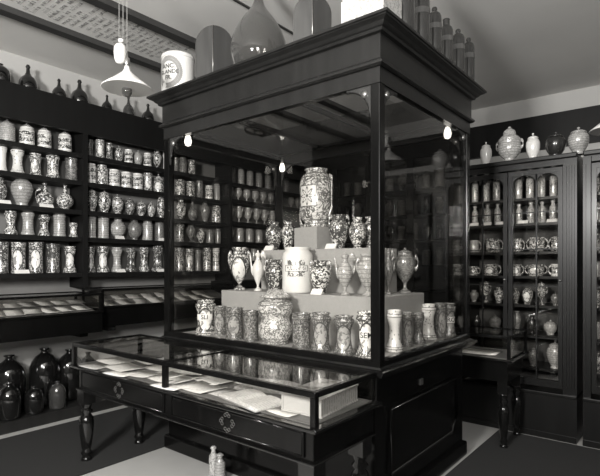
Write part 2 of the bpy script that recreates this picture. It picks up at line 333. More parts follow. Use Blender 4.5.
# ------------------------------------------------------------------ vessel kinds (unit half-width 1, unit height 1)
RIM = lambda r, z, d=.12: [(r*.9, z), (r*.84, z-.02), (r*.8, z-d)]
P = {
 'albarello': [(.86, 0), (.97, .02), (.96, .10), (.82, .17), (.76, .3), (.74, .5), (.77, .68), (.90, .79), (.97, .84), (.92, .89), (.76, .92), (.76, .955), (.86, .975), (.86, 1), (.76, 1), (.68, .96), (.66, .85)],
 'waisted': [(.9, 0), (1, .02), (.98, .09), (.80, .17), (.66, .34), (.62, .5), (.67, .66), (.86, .79), (.96, .86), (.9, .91), (.74, .93), (.76, .96), (.88, .98), (.86, 1), (.76, 1), (.68, .96), (.66, .85)],
 'twisted': [(.9, 0), (1, .02), (.98, .12), (.74, .22), (.62, .38), (.60, .55), (.70, .7), (.84, .8), (.88, .87), (.80, .92), (.74, .95), (.82, .98), (.80, 1), (.72, 1), (.66, .96), (.64, .85)],
 'straight': [(.88, 0), (.95, .02), (.95, .07), (.88, .11), (.88, .8), (.95, .86), (1, .90), (.9, .93), (.86, .95), (.98, .98), (.97, 1), (.86, 1), (.8, .97), (.78, .85)],
 'canister': [(.9, 0), (.96, .02), (.98, .1), (.98, .80), (.92, .88), (.78, .92), (.78, .95), (.84, .97), (.84, 1), (.74, 1), (.7, .97), (.68, .88)],
 'cylbody': [(.92, 0), (.98, .02), (1, .08), (1, .60), (.94, .68), (.82, .72), (.82, .74), (.74, .74), (.7, .68)],
 'cyllid': [(.88, .72), (.9, .74), (.80, .76), (.56, .82), (.30, .87), (.12, .90), (.07, .93)],
 'cylknob': [(.08, .925), (.13, .945), (.15, .965), (.11, .99), (.02, 1)],
 'ovbody': [(.56, 0), (.60, .02), (.56, .05), (.5, .08), (.62, .15), (.84, .28), (.97, .44), (1, .55), (.96, .66), (.80, .74), (.68, .77), (.66, .79), (.60, .79), (.56, .76)],
 'ovlid': [(.74, .79), (.76, .81), (.66, .84), (.40, .875), (.16, .895), (.08, .90), (.07, .935)],
 'ovknob': [(.10, .93), (.15, .95), (.16, .97), (.10, .99), (.02, 1)],
 'globe': [(.46, 0), (.52, .02), (.44, .06), (.40, .09), (.62, .16), (.88, .30), (1, .48), (.96, .64), (.78, .78), (.52, .87), (.48, .93), (.56, .98), (.54, 1), (.46, 1), (.42, .96), (.42, .88)],
 'vase': [(.56, 0), (.62, .02), (.52, .07), (.58, .14), (.78, .3), (.95, .48), (1, .62), (.92, .74), (.68, .83), (.54, .88), (.54, .94), (.66, .985), (.64, 1), (.54, 1), (.46, .96), (.46, .88)],
 'flask': [(.50, 0), (.56, .02), (.50, .06), (.66, .11), (.92, .22), (1, .34), (.90, .46), (.60, .57), (.30, .65), (.20, .74), (.18, .88), (.26, .94), (.26, .97), (.20, 1), (.05, 1)],
 'goblet': [(.60, 0), (.64, .02), (.5, .06), (.24, .10), (.20, .20), (.30, .27), (.76, .34), (.97, .50), (1, .68), (.90, .82), (.70, .90), (.66, .94), (.78, .98), (.76, 1), (.66, 1), (.60, .96), (.58, .88)],
 'urnbody': [(.56, 0), (.60, .02), (.50, .045), (.22, .09), (.14, .14), (.16, .18), (.12, .20), (.30, .26), (.60, .36), (.84, .50), (.94, .64), (.90, .74), (.70, .82), (.62, .86), (.66, .88), (.58, .885), (.52, .84)],
 'pbody': [(.40, 0), (.46, .02), (.42, .06), (.36, .11), (.60, .17), (.84, .29), (.93, .42), (.88, .50), (.86, .54), (.92, .57), (.92, .62), (.84, .62), (.8, .55)],
 'plid': [(.84, .62), (.84, .66), (.70, .71), (.50, .76), (.50, .83), (.42, .88), (.16, .945), (.08, .955)],
 'urnlid': [(.64, .885), (.68, .895), (.54, .915), (.30, .945), (.12, .955)],
 'urnknob': [(.08, .95), (.14, .965), (.12, .98), (.02, 1)],
 'footvase': [(.56, 0), (.60, .02), (.52, .045), (.24, .09), (.15, .13), (.18, .16), (.40, .24), (.70, .36), (.92, .52), (1, .66), (.92, .76), (.66, .84), (.56, .88), (.62, .95), (.74, .985), (.72, 1), (.62, 1), (.52, .95), (.5, .88)],
 'ewer': [(.44, 0), (.48, .02), (.38, .045), (.16, .08), (.12, .12), (.16, .16), (.40, .28), (.64, .42), (.68, .52), (.60, .62), (.36, .72), (.24, .78), (.24, .84), (.34, .88), (.36, .90), (.28, .90), (.2, .87)],
 'ewerlid': [(.34, .90), (.32, .915), (.18, .935), (.08, .95), (.12, .97), (.02, 1)],
 'bigjar': [(.70, 0), (.76, .015), (.76, .06), (.70, .09), (.84, .14), (.93, .22), (.95, .5), (.96, .74), (.90, .84), (.72, .91), (.60, .935), (.60, .96), (.68, .985), (.66, 1), (.56, 1), (.5, .97), (.5, .9)],
 'tuberbody': [(.70, 0), (.76, .02), (.70, .06), (.86, .12), (.96, .24), (.92, .34), (.80, .41), (.80, .50), (.92, .56), (1, .65), (.92, .74), (.66, .79), (.60, .82), (.60, .84), (.54, .84), (.5, .8)],
 'tuberlid': [(.86, .83), (.88, .85), (.68, .885), (.50, .93), (.40, .97), (.34, .975)],
 'tuberknob': [(.1, .972), (.16, .98), (.14, .995), (.02, 1)],
 'pot': [(.74, 0), (.78, .02), (.72, .08), (.84, .2), (.92, .45), (.88, .75), (.84, .85), (.92, .97), (.90, 1), (.80, 1), (.74, .9), (.7, .4)],
 'mug': [(.92, 0), (.96, .03), (.90, .08), (.88, .85), (.95, .97), (.93, 1), (.83, 1), (.78, .9), (.78, .3)],
 'bowlbody': [(.5, 0), (.56, .03), (.46, .08), (.70, .18), (.96, .42), (1, .56), (.94, .60), (.86, .60), (.8, .5)],
 'bowllid': [(.98, .60), (1, .63), (.84, .74), (.5, .86), (.18, .92), (.10, .92), (.14, .97), (.03, 1)],
 'phial': [(.80, 0), (.9, .02), (.9, .6), (.84, .70), (.5, .78), (.40, .84), (.42, .90), (.62, .93), (.58, .97), (.3, 1)],
 'onion': [(.80, 0), (.92, .03), (1, .2), (.96, .36), (.76, .50), (.40, .60), (.24, .70), (.18, .86), (.26, .90), (.26, .94), (.18, .97), (.16, 1), (.04, 1)],
 'carboyblack': [(.80, 0), (.92, .02), (.97, .08), (1, .5), (.96, .66), (.82, .77), (.58, .86), (.30, .91), (.22, .935), (.22, .965), (.32, .975), (.32, 1), (.20, 1)],
 'carboyclear': [(.40, 0), (.68, .015), (.88, .08), (.98, .18), (1, .27), (.97, .36), (.86, .46), (.71, .55), (.54, .63), (.37, .70), (.25, .755), (.17, .82), (.15, .88), (.15, .98), (.20, 1), (.12, 1)],
 'shoulder': [(.90, 0), (1, .02), (1, .86), (.97, .91), (.84, .955), (.56, .99), (.34, 1), (.05, 1)],
 'percol': [(.88, 0), (1, .02), (1, .97), (.94, 1), (.84, 1), (.84, .9)],
}
def arc(cx, cz, rx, rz, a0, a1, n=9):
    return [(cx+rx*math.cos(math.radians(a0+(a1-a0)*i/n)), 0, cz+rz*math.sin(math.radians(a0+(a1-a0)*i/n))) for i in range(n+1)]
def mir(pts): return [(-x, y, z) for x, y, z in pts]
def hnd(*sets, r=.06):
    return [('handle', MB().tube(p, r, 7)) for p in sets]
def L(k, n=28): return MB().lathe(P[k], n)
KINDS = {   # kind -> list of (part, builder, parent part or None, own material or None)
 'albarello': lambda: [('body', L('albarello'))], 'waisted': lambda: [('body', L('waisted'))], 'twisted': lambda: [('body', L('twisted'))],
 'straight': lambda: [('body', L('straight'))], 'canister': lambda: [('body', L('canister'))], 'globe': lambda: [('body', L('globe'))],
 'vase': lambda: [('body', L('vase'))], 'goblet': lambda: [('body', L('goblet'))], 'footvase': lambda: [('body', L('footvase'))],
 'onion': lambda: [('body', L('onion'))], 'carboyblack': lambda: [('body', L('carboyblack', 36))], 'carboyclear': lambda: [('body', L('carboyclear', 48))],
 'phial': lambda: [('body', L('phial', 20))],
 'cylinder_lid': lambda: [('body', L('cylbody')), ('lid', L('cyllid')), ('>knob', L('cylknob', 14))],
 'ovoid_lid': lambda: [('body', L('ovbody')), ('lid', L('ovlid')), ('>knob', L('ovknob', 14))],
 'pierced': lambda: [('body', L('pbody', 36)), ('lid', L('plid', 32)), ('>knob', L('urnknob', 14))] + hnd(arc(.92, .50, .16, .09, -110, 110), mir(arc(.92, .50, .16, .09, -110, 110)), r=.05),
 'urn_lid': lambda: [('body', L('urnbody')), ('lid', L('urnlid')), ('>knob', L('urnknob', 14))] + hnd(arc(.92, .66, .26, .13, -110, 100), mir(arc(.92, .66, .26, .13, -110, 100)), r=.055),
 'urn': lambda: [('body', L('footvase', 32))] + hnd(arc(.85, .74, .22, .13, -80, 120), mir(arc(.85, .74, .22, .13, -80, 120)), r=.06),
 'handled_vase': lambda: [('body', L('vase', 32))] + hnd(arc(.78, .82, .20, .13, -80, 140), mir(arc(.78, .82, .20, .13, -80, 140)), r=.07),
 'ewer': lambda: [('body', L('ewer')), ('lid', L('ewerlid', 16)), ('spout', MB().tube([(-.58, 0, .46), (-.74, 0, .55), (-.80, 0, .68), (-.86, 0, .80), (-.96, 0, .84)], [.13, .10, .08, .07, .06], 9))] +
         hnd([(.58, 0, .50), (.82, 0, .58), (.96, 0, .70), (.88, 0, .84), (.62, 0, .92), (.34, 0, .87)], r=.07),
 'syrup': lambda: [('body', L('goblet')), ('spout', MB().tube([(.8, 0, .66), (1.05, 0, .78), (1.12, 0, .92)], [.14, .1, .08], 8))] + hnd(arc(-.86, .66, .28, .2, 90, 270), r=.06),
 'snakejar': lambda: [('body', L('bigjar', 40))] + hnd([(-.90, -.1, .80), (-1.02, -.1, .72), (-.98, -.1, .45), (-.98, -.16, .25), (-.82, -.45, .10), (-.6, -.62, .03)],
         [(.88, -.1, .86), (1.06, -.1, .84), (1.02, -.1, .62), (1.0, -.1, .34), (.92, -.3, .16)], r=.05),
 'drugjar': lambda: [('body', L('canister', 40))],
 'tureen': lambda: [('body', L('tuberbody', 40)), ('lid', L('tuberlid', 32)), ('>knob', L('tuberknob', 12))],
 'posset': lambda: [('body', L('pot'))] + hnd(arc(.84, .55, .40, .34, -85, 85), mir(arc(.84, .55, .40, .34, -85, 85)), r=.07),
 'mug': lambda: [('body', L('mug'))] + hnd(arc(.86, .52, .46, .34, -85, 85), r=.08),
 'mugleft': lambda: [('body', L('mug'))] + hnd(mir(arc(.86, .52, .46, .34, -85, 85)), r=.08),
 'bowl_lid': lambda: [('body', L('bowlbody')), ('lid', L('bowllid'))],
 'flask': lambda: [('body', L('flask'))], 
 'handflask': lambda: [('body', L('flask'))] + hnd(mir(arc(.5, .52, .55, .22, -70, 100)), r=.07),
 'stoppered': lambda: [('body', L('shoulder')), ('stopper', MB().lathe([(.26, .99), (.26, 1.02), (.40, 1.03), (.40, 1.06), (.3, 1.08)], 16))],
 'squarestop': lambda: [('body', L('shoulder')), ('stopper', MB().lathe([(.52, .99), (.5, 1.10), (.56, 1.11), (.5, 1.12)], 16))],
 'percolator': lambda: [('body', L('percol', 32))],
}
NAME = {'pierced': 'lidded_urn', 'albarello': 'drug_jar', 'waisted': 'drug_jar', 'twisted': 'drug_jar', 'straight': 'drug_jar', 'canister': 'drug_jar', 'globe': 'globular_jar', 'vase': 'vase',
        'goblet': 'footed_jar', 'footvase': 'footed_vase', 'onion': 'glass_bottle', 'carboyblack': 'carboy', 'carboyclear': 'carboy', 'phial': 'glass_phial',
        'cylinder_lid': 'lidded_jar', 'ovoid_lid': 'lidded_jar', 'urn_lid': 'lidded_urn', 'urn': 'urn', 'handled_vase': 'two_handled_vase', 'ewer': 'ewer',
        'syrup': 'syrup_jar', 'snakejar': 'snake_handled_jar', 'drugjar': 'drug_jar', 'tureen': 'lidded_pot', 'posset': 'two_handled_pot', 'mug': 'mug', 'mugleft': 'mug',
        'bowl_lid': 'lidded_bowl', 'flask': 'flask', 'handflask': 'handled_flask', 'stoppered': 'stoppered_bottle', 'squarestop': 'stoppered_bottle', 'percolator': 'glass_cylinder'}
WORD = {'albarello': 'waisted drug jar', 'waisted': 'slim-waisted drug jar', 'twisted': 'narrow-waisted drug jar', 'straight': 'straight drug jar', 'canister': 'cylindrical drug jar',
        'globe': 'globular jar', 'vase': 'bellied vase', 'goblet': 'footed jar', 'footvase': 'footed vase', 'onion': 'long-necked bottle', 'carboyblack': 'carboy',
        'phial': 'phial', 'cylinder_lid': 'canister with pointed lid', 'ovoid_lid': 'lidded ovoid jar', 'urn_lid': 'lidded urn', 'urn': 'footed urn',
        'handled_vase': 'two-handled vase', 'ewer': 'ewer', 'syrup': 'spouted syrup jar', 'posset': 'two-handled pot', 'mug': 'mug', 'mugleft': 'mug', 'bowl_lid': 'lidded bowl',
        'flask': 'flask', 'handflask': 'handled flask', 'stoppered': 'stoppered bottle', 'squarestop': 'bottle with square stopper', 'tureen': 'lidded pot'}
CATS = {'pierced': 'urn', 'onion': 'bottle', 'stoppered': 'bottle', 'squarestop': 'bottle', 'phial': 'bottle', 'flask': 'flask', 'handflask': 'flask', 'vase': 'vase', 'footvase': 'vase',
        'handled_vase': 'vase', 'urn': 'urn', 'urn_lid': 'urn', 'ewer': 'ewer', 'mug': 'mug', 'mugleft': 'mug', 'posset': 'pot', 'tureen': 'pot', 'bowl_lid': 'bowl',
        'carboyblack': 'carboy', 'carboyclear': 'carboy', 'percolator': 'glass cylinder'}
CACHE = {}
def vessel(kind, mat, loc, r, h, label, group=None, rz=0):
    key = (kind, mat)
    if key not in CACHE:
        CACHE[key] = [(n, mb.mesh(n.strip('>'), G[mat])) for n, mb in KINDS[kind]()]
    parts = CACHE[key]
    if len(parts) == 1:
        o = bpy.data.objects.new(NAME[kind], parts[0][1]); C.objects.link(o)
        o.location = loc; o.rotation_euler = (0, 0, rz); o.scale = (r, r, h)
        return tag(o, label, CATS.get(kind, 'jar'), group)
    t = thing(NAME[kind], label, CATS.get(kind, 'jar'), loc, rz, group, (r, r, h)); last = None
    for n, me in parts:
        o = bpy.data.objects.new(n.strip('>'), me); C.objects.link(o); o.parent = last if n[0] == '>' else t
        if n[0] != '>': last = o
    return t
ORD = ['first', 'second', 'third', 'fourth', 'fifth', 'sixth', 'seventh', 'eighth', 'ninth', 'tenth', 'eleventh', 'twelfth']
def row_on_x(items, zs, x, where, group, rz=PI/2):
    """items (px, half width px, top py, kind, mat) standing on a shelf along the left wall"""
    for i, (px, hw, top, kind, mat) in enumerate(items):
        t, y = onx(px, x)
        vessel(kind, mat, (x, y, zs), max(.02, hw/F*t*.97), max(.05, zz(top, t)-zs), '%s %s, %s from left, %s' % (LOOK[mat], WORD[kind], ORD[i], where), group, math.atan2(-x, y)+random.uniform(-.2, .2))
def row_on_y(items, zs, y, where, group, rz=0):
    for i, (px, hw, top, kind, mat) in enumerate(items):
        t, x = ony(px, y)
        vessel(kind, mat, (x, y, zs), max(.02, hw/F*t*.97), max(.05, zz(top, t)-zs), '%s %s, %s from left, %s' % (LOOK[mat], WORD[kind], ORD[i], where), group, rz)
def card(loc, wdt, rz, label, hgt=.035):
    mb = MB().prism([(-.02, 0), (.0, 0), (.012, hgt), (.008, hgt)], lambda u, v, s: ((s-.5)*wdt, u, v))
    o = mb.build('name_card', CARD); o.location = loc; o.rotation_euler = (0, 0, rz)
    return tag(o, label, 'card', 'white name cards in front of the jars')
def frame_glass(t, x0, x1, y0, y1, z0, z1, w=.03, mid=None, top=True, mat=None, gm=None):
    """glazed box of a table case: posts, rails and panes as parts of t (world coordinates)"""
    mat = mat or WOOD; gm = gm or GLASS
    for px_, py_ in ((x0, y0), (x1-w, y0), (x0, y1-w), (x1-w, y1-w)):
        B(px_, px_+w, py_, py_+w, z0, z1-w).build('corner_post', mat, t)
    r = MB(); r.box(x0, x1, y0, y0+w, z1-w, z1); r.box(x0, x1, y1-w, y1, z1-w, z1); r.box(x0, x0+w, y0+w, y1-w, z1-w, z1); r.box(x1-w, x1, y0+w, y1-w, z1-w, z1)
    r.build('top_frame', mat, t, .004)
    e = .003
    if mid is not None:
        (ax, m) = mid
        if ax == 'x': B(m-w/2, m+w/2, y0, y0+w, z0, z1-w).build('middle_post', mat, t); B(m-w/2, m+w/2, y0+w, y1-w, z1-w*.7, z1-.001).build('glazing_bar', mat, t)
    B(x0+w, x1-w, y0+w, y1-w, z1-.010, z1-.006).build('top_pane', GLASST, t)
    B(x0+w, x1-w, y0+w/2-e, y0+w/2+e, z0, z1-w).build('glass_pane', gm, t)
    B(x0+w, x1-w, y1-w/2-e, y1-w/2+e, z0, z1-w).build('glass_pane', gm, t)
    B(x0+w/2-e, x0+w/2+e, y0+w, y1-w, z0, z1-w).build('glass_pane', gm, t)
    B(x1-w/2-e, x1-w/2+e, y0+w, y1-w, z0, z1-w).build('glass_pane', gm, t)
LEGP = [(.030, 0), (.034, .01), (.030, .04), (.022, .06), (.034, .09), (.024, .12), (.030, .16), (.040, .30), (.044, .40), (.040, .46), (.024, .50), (.038, .53), (.024, .56), (.034, .60), (.036, .62)]
def turned_leg(t, x, y, top, s=1.0):
    k = (top-.10)/.62
    mb = MB().lathe([(r*s, z*k) for r, z in LEGP], 24, x, y, 0); mb.box(x-.038*s, x+.038*s, y-.038*s, y+.038*s, top-.105, top)
    return mb.build('leg', LEDGE, t)
def sheet(x, y, z, w, h, rz, label, mat=None, grp='loose papers in the cases', curl=.006):
    n = 6; mb = MB(); b = []
    vs = []; th = .0012
    for s in (0, 1):
        for i in range(n+1):
            for j in (0, 1):
                u = i/n; vs.append(((u-.5)*w, (j-.5)*h, curl*abs(2*u-1)**3*(1 if i > n/2 else .6)+s*th))
    mb.v = vs; o_ = 2*(n+1)
    for i in range(n):
        a, b2, c, d = 2*i, 2*i+1, 2*i+3, 2*i+2
        mb.f += [(a, b2, c, d), (o_+a, o_+d, o_+c, o_+b2), (a, d, o_+d, o_+a), (b2, o_+b2, o_+c, c)]; mb.sm += [True]*4
    mb.f += [(0, o_, o_+1, 1), (2*n, 2*n+1, o_+2*n+1, o_+2*n)]; mb.sm += [False]*2
    o = mb.build('paper_sheet', mat or PAPER); o.location = (x, y, z); o.rotation_euler = (0, 0, rz)
    return tag(o, label, 'paper', grp)
def open_book(x, y, z, w, h, rz, label, thick=.018, mat=None):
    t = thing('open_book', label, 'book', (x, y, z), rz)
    out = [(-w/2, 0), (-w/2, thick*.5), (-w*.3, thick*1.1), (-w*.1, thick*1.1), (0, thick*.5), (w*.1, thick*1.1), (w*.3, thick*1.1), (w/2, thick*.5), (w/2, 0)]
    out = [(u, v+.004) for u, v in out]
    MB().prism(out, lambda u, v, s: (u, (s-.5)*h, v)).build('pages', mat or PAPER, t)
    B(-w/2-.006, w/2+.006, -h/2-.006, h/2+.006, 0, .004).build('cover', LEATHER, t)
    return t

# ------------------------------------------------------------------ left wall shelving
SX = -4.95; SZ = [2.659, 2.374, 2.07, 1.79, 1.42]; SZ3 = [2.645, 2.415, 2.105, 1.828, 1.56]
YD = [.90, 2.44, 4.47, 6.2]      # divider near edges
def shelf_bay(y0, y1, zs, label):
    t = thing('shelving_unit', label, 'shelving', (WX+.15, (y0+y1)/2, 0), 0, 'bays of shelving along the left wall')
    off = Vector(t.location)
    def q(mb, n, m=WOODS, bev=0):
        mb.v = [tuple(Vector(v)-off) for v in mb.v]; return mb.build(n, m, t, bev)
    for z in zs: q(B(WX+.02, SX, y0+.025, y1-.025, z-.045, z), 'shelf_board')
    q(B(WX, WX+.02, y0, y1, .82, 3.15), 'back_board', BACKB)
    q(B(WX+.02, SX+.02, y0, y0+.025, 1.265, 3.2), 'side_panel'); q(B(WX+.02, SX+.02, y1-.025, y1, 1.265, 3.2), 'side_panel')
    q(B(SX-.02, SX+.02, y0+.025, y1-.025, 2.87, 3.2), 'fascia')
    q(B(WX, SX-.02, y0+.025, y1-.025, 3.17, 3.2), 'top_board')
    return t
BACKB = plain('grey_shelf_back', .15, .8, .2, 3)
shelf_bay(YD[0], 2.545, SZ, 'dark shelving bay nearest the left edge, five shelves of drug jars')
shelf_bay(2.545, 4.60, SZ, 'dark shelving bay second from left, partly behind the showcase')
shelf_bay(4.60, BY-.02, SZ3, 'dark shelving bay farthest along the left wall, holding footed cups')
JX = -5.08
a, b = 'on top shelf of near left bay', 'on second shelf of near left bay'
grp = 'drug jars on the near left shelves'
row_on_x([(7, 7.5, 118, 'cylinder_lid', 'bands'), (27, 7, 121.5, 'cylinder_lid', 'banner'), (44.5, 6.5, 125, 'cylinder_lid', 'banner'), (65, 6.5, 129, 'cylinder_lid', 'banner')], SZ[0], JX, a, grp)
row_on_x([(1.5, 5.5, 144, 'albarello', 'plain'), (17.5, 6.8, 148, 'waisted', 'dots'), (35.5, 6.3, 154, 'albarello', 'panel'), (53, 7, 153.5, 'albarello', 'scroll'), (71.5, 6.6, 156, 'straight', 'darkscroll')], SZ[1], JX, b, grp)
row_on_x([(0, 6.5, 178, 'globe', 'dense'), (22, 10.5, 176, 'vase', 'greyband'), (45, 8.5, 182.5, 'handflask', 'scroll'), (65, 8.3, 184, 'flask', 'scroll')], SZ[2], JX, 'on third shelf of near left bay', grp)
row_on_x([(10.5, 6.6, 211, 'twisted', 'scroll'), (28, 6.6, 210.5, 'albarello', 'bands'), (44, 5.8, 215, 'waisted', 'scroll'), (59.5, 6.4, 214, 'straight', 'bands'), (73.5, 4.6, 223, 'albarello', 'panel')], SZ[3], JX, 'on fourth shelf of near left bay', grp)
row_on_x([(1.5, 7, 242, 'straight', 'dense'), (18.5, 7.2, 242.5, 'straight', 'panel'), (36, 7.2, 242.5, 'straight', 'panel'), (53, 6.8, 244, 'straight', 'dense'), (70, 6.6, 246.5, 'twisted', 'panel')], SZ[4], JX, 'on bottom shelf of near left bay', grp)
grp = 'drug jars on the second left bay'
row_on_x([(89.5, 4, 140, 'albarello', 'darkscroll'), (100, 4.8, 140.5, 'straight', 'panel'), (109.3, 4.2, 143.5, 'albarello', 'dense'), (119, 4.3, 146, 'ovoid_lid', 'scroll'), (128.5, 4.4, 150, 'canister', 'banner'), (138, 4.4, 150.5, 'ovoid_lid', 'bands'), (147.5, 4.2, 153.5, 'canister', 'banner'), (157, 4.6, 151, 'footvase', 'scroll'), (166, 3.6, 153, 'albarello', 'plain')], SZ[0], JX, 'on top shelf behind showcase corner', grp)
row_on_x([(91, 5.3, 164, 'canister', 'banner'), (102.2, 5.7, 165.5, 'canister', 'scroll'), (114, 5.8, 170, 'canister', 'banner'), (126, 5.6, 172.5, 'canister', 'banner'), (137.4, 5.5, 174, 'canister', 'banner'), (147.8, 4.9, 173.5, 'straight', 'panel'), (158.5, 5.3, 174, 'cylinder_lid', 'panel')], SZ[1], JX, 'on second shelf of middle bay', grp)
row_on_x([(92, 5.3, 187, 'ovoid_lid', 'scroll'), (104.5, 6.3, 189, 'ovoid_lid', 'scroll'), (117.5, 6, 194, 'ovoid_lid', 'scroll'), (130, 5.2, 197.5, 'ovoid_lid', 'dense'), (141.3, 5, 200, 'ovoid_lid', 'scroll'), (151.3, 4.2, 201, 'ovoid_lid', 'scroll'), (161, 4.8, 195.5, 'vase', 'scroll')], SZ[2], JX, 'on third shelf of middle bay', grp)
row_on_x([(91.5, 4.8, 215, 'straight', 'bands'), (103.5, 5.9, 216, 'straight', 'bands'), (118, 7.6, 219, 'globe', 'bands'), (134.5, 7, 219.5, 'globe', 'grey'), (147.5, 5.2, 221.5, 'canister', 'bands'), (159.5, 5, 219, 'straight', 'grey')], SZ[3], JX, 'on fourth shelf of middle bay', grp)
row_on_x([(91, 4.2, 247, 'twisted', 'panel'), (103, 6.3, 246.5, 'twisted', 'panel'), (117, 5.8, 247.5, 'waisted', 'bands'), (131, 5.6, 248, 'twisted', 'dense'), (144, 5.6, 247.5, 'twisted', 'scroll'), (157.5, 6.2, 245.5, 'waisted', 'dense')], SZ[4], JX, 'on bottom shelf of middle bay', grp)
grp = 'drug jars on the left shelves seen through the showcase'
row_on_x([(176, 3.2, 158, 'albarello', 'darkscroll'), (183, 4.2, 158, 'canister', 'darkscroll'), (191.5, 4.4, 160.5, 'straight', 'scroll')], SZ[0], JX, 'on top shelf through showcase glass', grp)
row_on_x([(180, 5, 180, 'canister', 'scroll'), (190.5, 4.8, 182, 'canister', 'scroll'), (199.5, 4, 180, 'straight', 'darkscroll'), (209, 4, 186, 'canister', 'banner'), (217, 3.3, 183, 'canister', 'greyband')], SZ[1], JX, 'on second shelf through showcase glass', grp)
row_on_x([(181, 5.2, 200, 'globe', 'scroll'), (192.5, 5.2, 200, 'flask', 'darkscroll'), (205, 4.8, 202, 'vase', 'grey'), (216.3, 4.8, 206, 'canister', 'scroll')], SZ[2], JX, 'on third shelf through showcase glass', grp)
row_on_x([(180, 4.5, 222, 'straight', 'dense'), (191, 4.8, 224, 'footvase', 'darkscroll'), (201, 4, 229, 'vase', 'scroll'), (209.8, 4, 230, 'canister', 'grey'), (218, 3.2, 229, 'canister', 'grey')], SZ[3], JX, 'on fourth shelf through showcase glass', grp)
row_on_x([(179.5, 5, 248, 'straight', 'dense'), (189.5, 4.6, 249, 'straight', 'panel'), (198, 3.8, 250, 'albarello', 'grey'), (207, 4.4, 248, 'straight', 'scroll'), (216, 4, 248, 'straight', 'banner')], SZ[4], JX, 'on bottom shelf through showcase glass', grp)
grp = 'footed cups and jars on the far left shelves'
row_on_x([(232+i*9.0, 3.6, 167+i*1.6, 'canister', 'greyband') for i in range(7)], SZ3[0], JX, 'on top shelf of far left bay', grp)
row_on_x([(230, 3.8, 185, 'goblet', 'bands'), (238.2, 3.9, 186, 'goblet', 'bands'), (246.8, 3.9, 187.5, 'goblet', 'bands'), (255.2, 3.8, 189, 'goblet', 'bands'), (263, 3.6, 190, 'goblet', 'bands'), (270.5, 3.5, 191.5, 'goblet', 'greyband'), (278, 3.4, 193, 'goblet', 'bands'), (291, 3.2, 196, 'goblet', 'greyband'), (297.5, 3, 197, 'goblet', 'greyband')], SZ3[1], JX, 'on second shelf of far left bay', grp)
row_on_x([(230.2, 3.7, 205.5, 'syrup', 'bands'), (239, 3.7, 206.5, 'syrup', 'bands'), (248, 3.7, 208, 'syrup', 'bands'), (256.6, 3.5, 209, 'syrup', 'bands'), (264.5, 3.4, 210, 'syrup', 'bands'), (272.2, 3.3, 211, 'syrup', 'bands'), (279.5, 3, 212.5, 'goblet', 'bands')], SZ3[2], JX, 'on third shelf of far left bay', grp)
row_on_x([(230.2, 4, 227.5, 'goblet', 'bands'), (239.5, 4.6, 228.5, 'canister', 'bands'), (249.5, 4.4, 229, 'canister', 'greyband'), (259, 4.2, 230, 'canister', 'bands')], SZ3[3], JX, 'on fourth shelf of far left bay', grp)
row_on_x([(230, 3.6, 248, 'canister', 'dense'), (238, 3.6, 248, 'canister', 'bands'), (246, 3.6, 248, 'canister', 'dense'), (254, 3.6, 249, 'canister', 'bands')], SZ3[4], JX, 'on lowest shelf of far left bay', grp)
for px, k, txt in ((3, 2, 'below the dense globular jar'), (46.5, 2, 'below the handled flask'), (22, 4, 'before the second bottom-shelf drug jar'),
                   (120, 3, 'before the banded globular jar'), (163, 3, 'before the dark jar at showcase post'), (121, 4, 'before the banded waisted jar'),
                   (161, 4, 'at the post end of bottom shelf')):
    t, y = onx(px, -4.975)
    card((-4.975, y, SZ[k]), .13 if px < 80 else .10, PI/2, 'small white name card '+txt)
grp = 'dark bottles along the top of the left shelving'
btl = [(0, 9.5, 64, 'carboyblack', 'black'), (28, 8.8, 65, 'onion', 'black'), (59, 6.6, 79, 'onion', 'black'), (79.5, 8.6, 80, 'onion', 'black'), (107, 5.3, 95, 'onion', 'black'), (128.5, 5.6, 96, 'onion', 'brown'), (148, 6.4, 104, 'onion', 'black'),
       (205, 5.5, 121, 'onion', 'brown'), (221, 5.5, 127, 'onion', 'brown'), (262, 4.2, 143, 'onion', 'brown')]
row_on_x(btl, 3.2, -5.08, 'atop the left shelving', grp)

# ------------------------------------------------------------------ desk cases along the left wall and what stands below them
def wall_desk(x1, y0, y1, zb, zt, label):
    t = thing('desk_case', label, 'display case'); x0 = -5.12
    B(x0, x1+.015, y0, y1, zb-.20, zb-.012).build('apron', WOOD, t); MB().prism([(x0+.03, zb-.012), (x1-.03, zb-.012), (x1-.03, zb-.004), (x0+.03, zb+.100)], lambda u, v, q: (u, y0+.03+(y1-y0-.06)*q, v)).build('lining', BED, t)
    r = MB(); r.box(x1-.03, x1+.03, y0-.01, y1+.01, zb-.012, zb+.012); r.build('ledge', WOOD, t, .004)
    frame_glass(t, x0, x1, y0, y1, zb, zt, .022)
    for yy in (y0+.08, y1-.16):
        B(x0+.02, x0+.40, yy, yy+.08, zb-.25, zb-.20).build('bracket', WOODS, t)
    return t
wall_desk(-4.60, .95, 2.54, 1.034, 1.22, 'low glazed desk case on the wall below the nearest left shelves')
wall_desk(-4.70, 2.60, 4.44, 1.065, 1.255, 'glazed desk case below the middle left bay, beside the showcase post')
k = 0
WHERE = ['at the left edge', 'second from the left edge', 'near its middle', 'overlapping its neighbour', 'beside the corner', 'near the far end', 'in the far corner', 'against its back']
def sloped(x, y, x1, zb, lab, k):
    sl = math.atan2(.104, x1-.03+5.09); o = sheet(x, y, zb-.004+(x1-.03-x)*.104/(x1-.03+5.09)+.004+.002*(k % 3), random.uniform(.15, .19), random.uniform(.13, .17), 0, lab, random.choice((PAPER, PAPER, PAPER2)), curl=.008)
    o.rotation_euler = (0, sl, random.uniform(-.35, .35))
WHERE2 = ['low beside the corner', 'low, second along', 'low, third along', 'low near the middle', 'low, fifth along', 'low, sixth along', 'low near the far end', 'low at the far end']
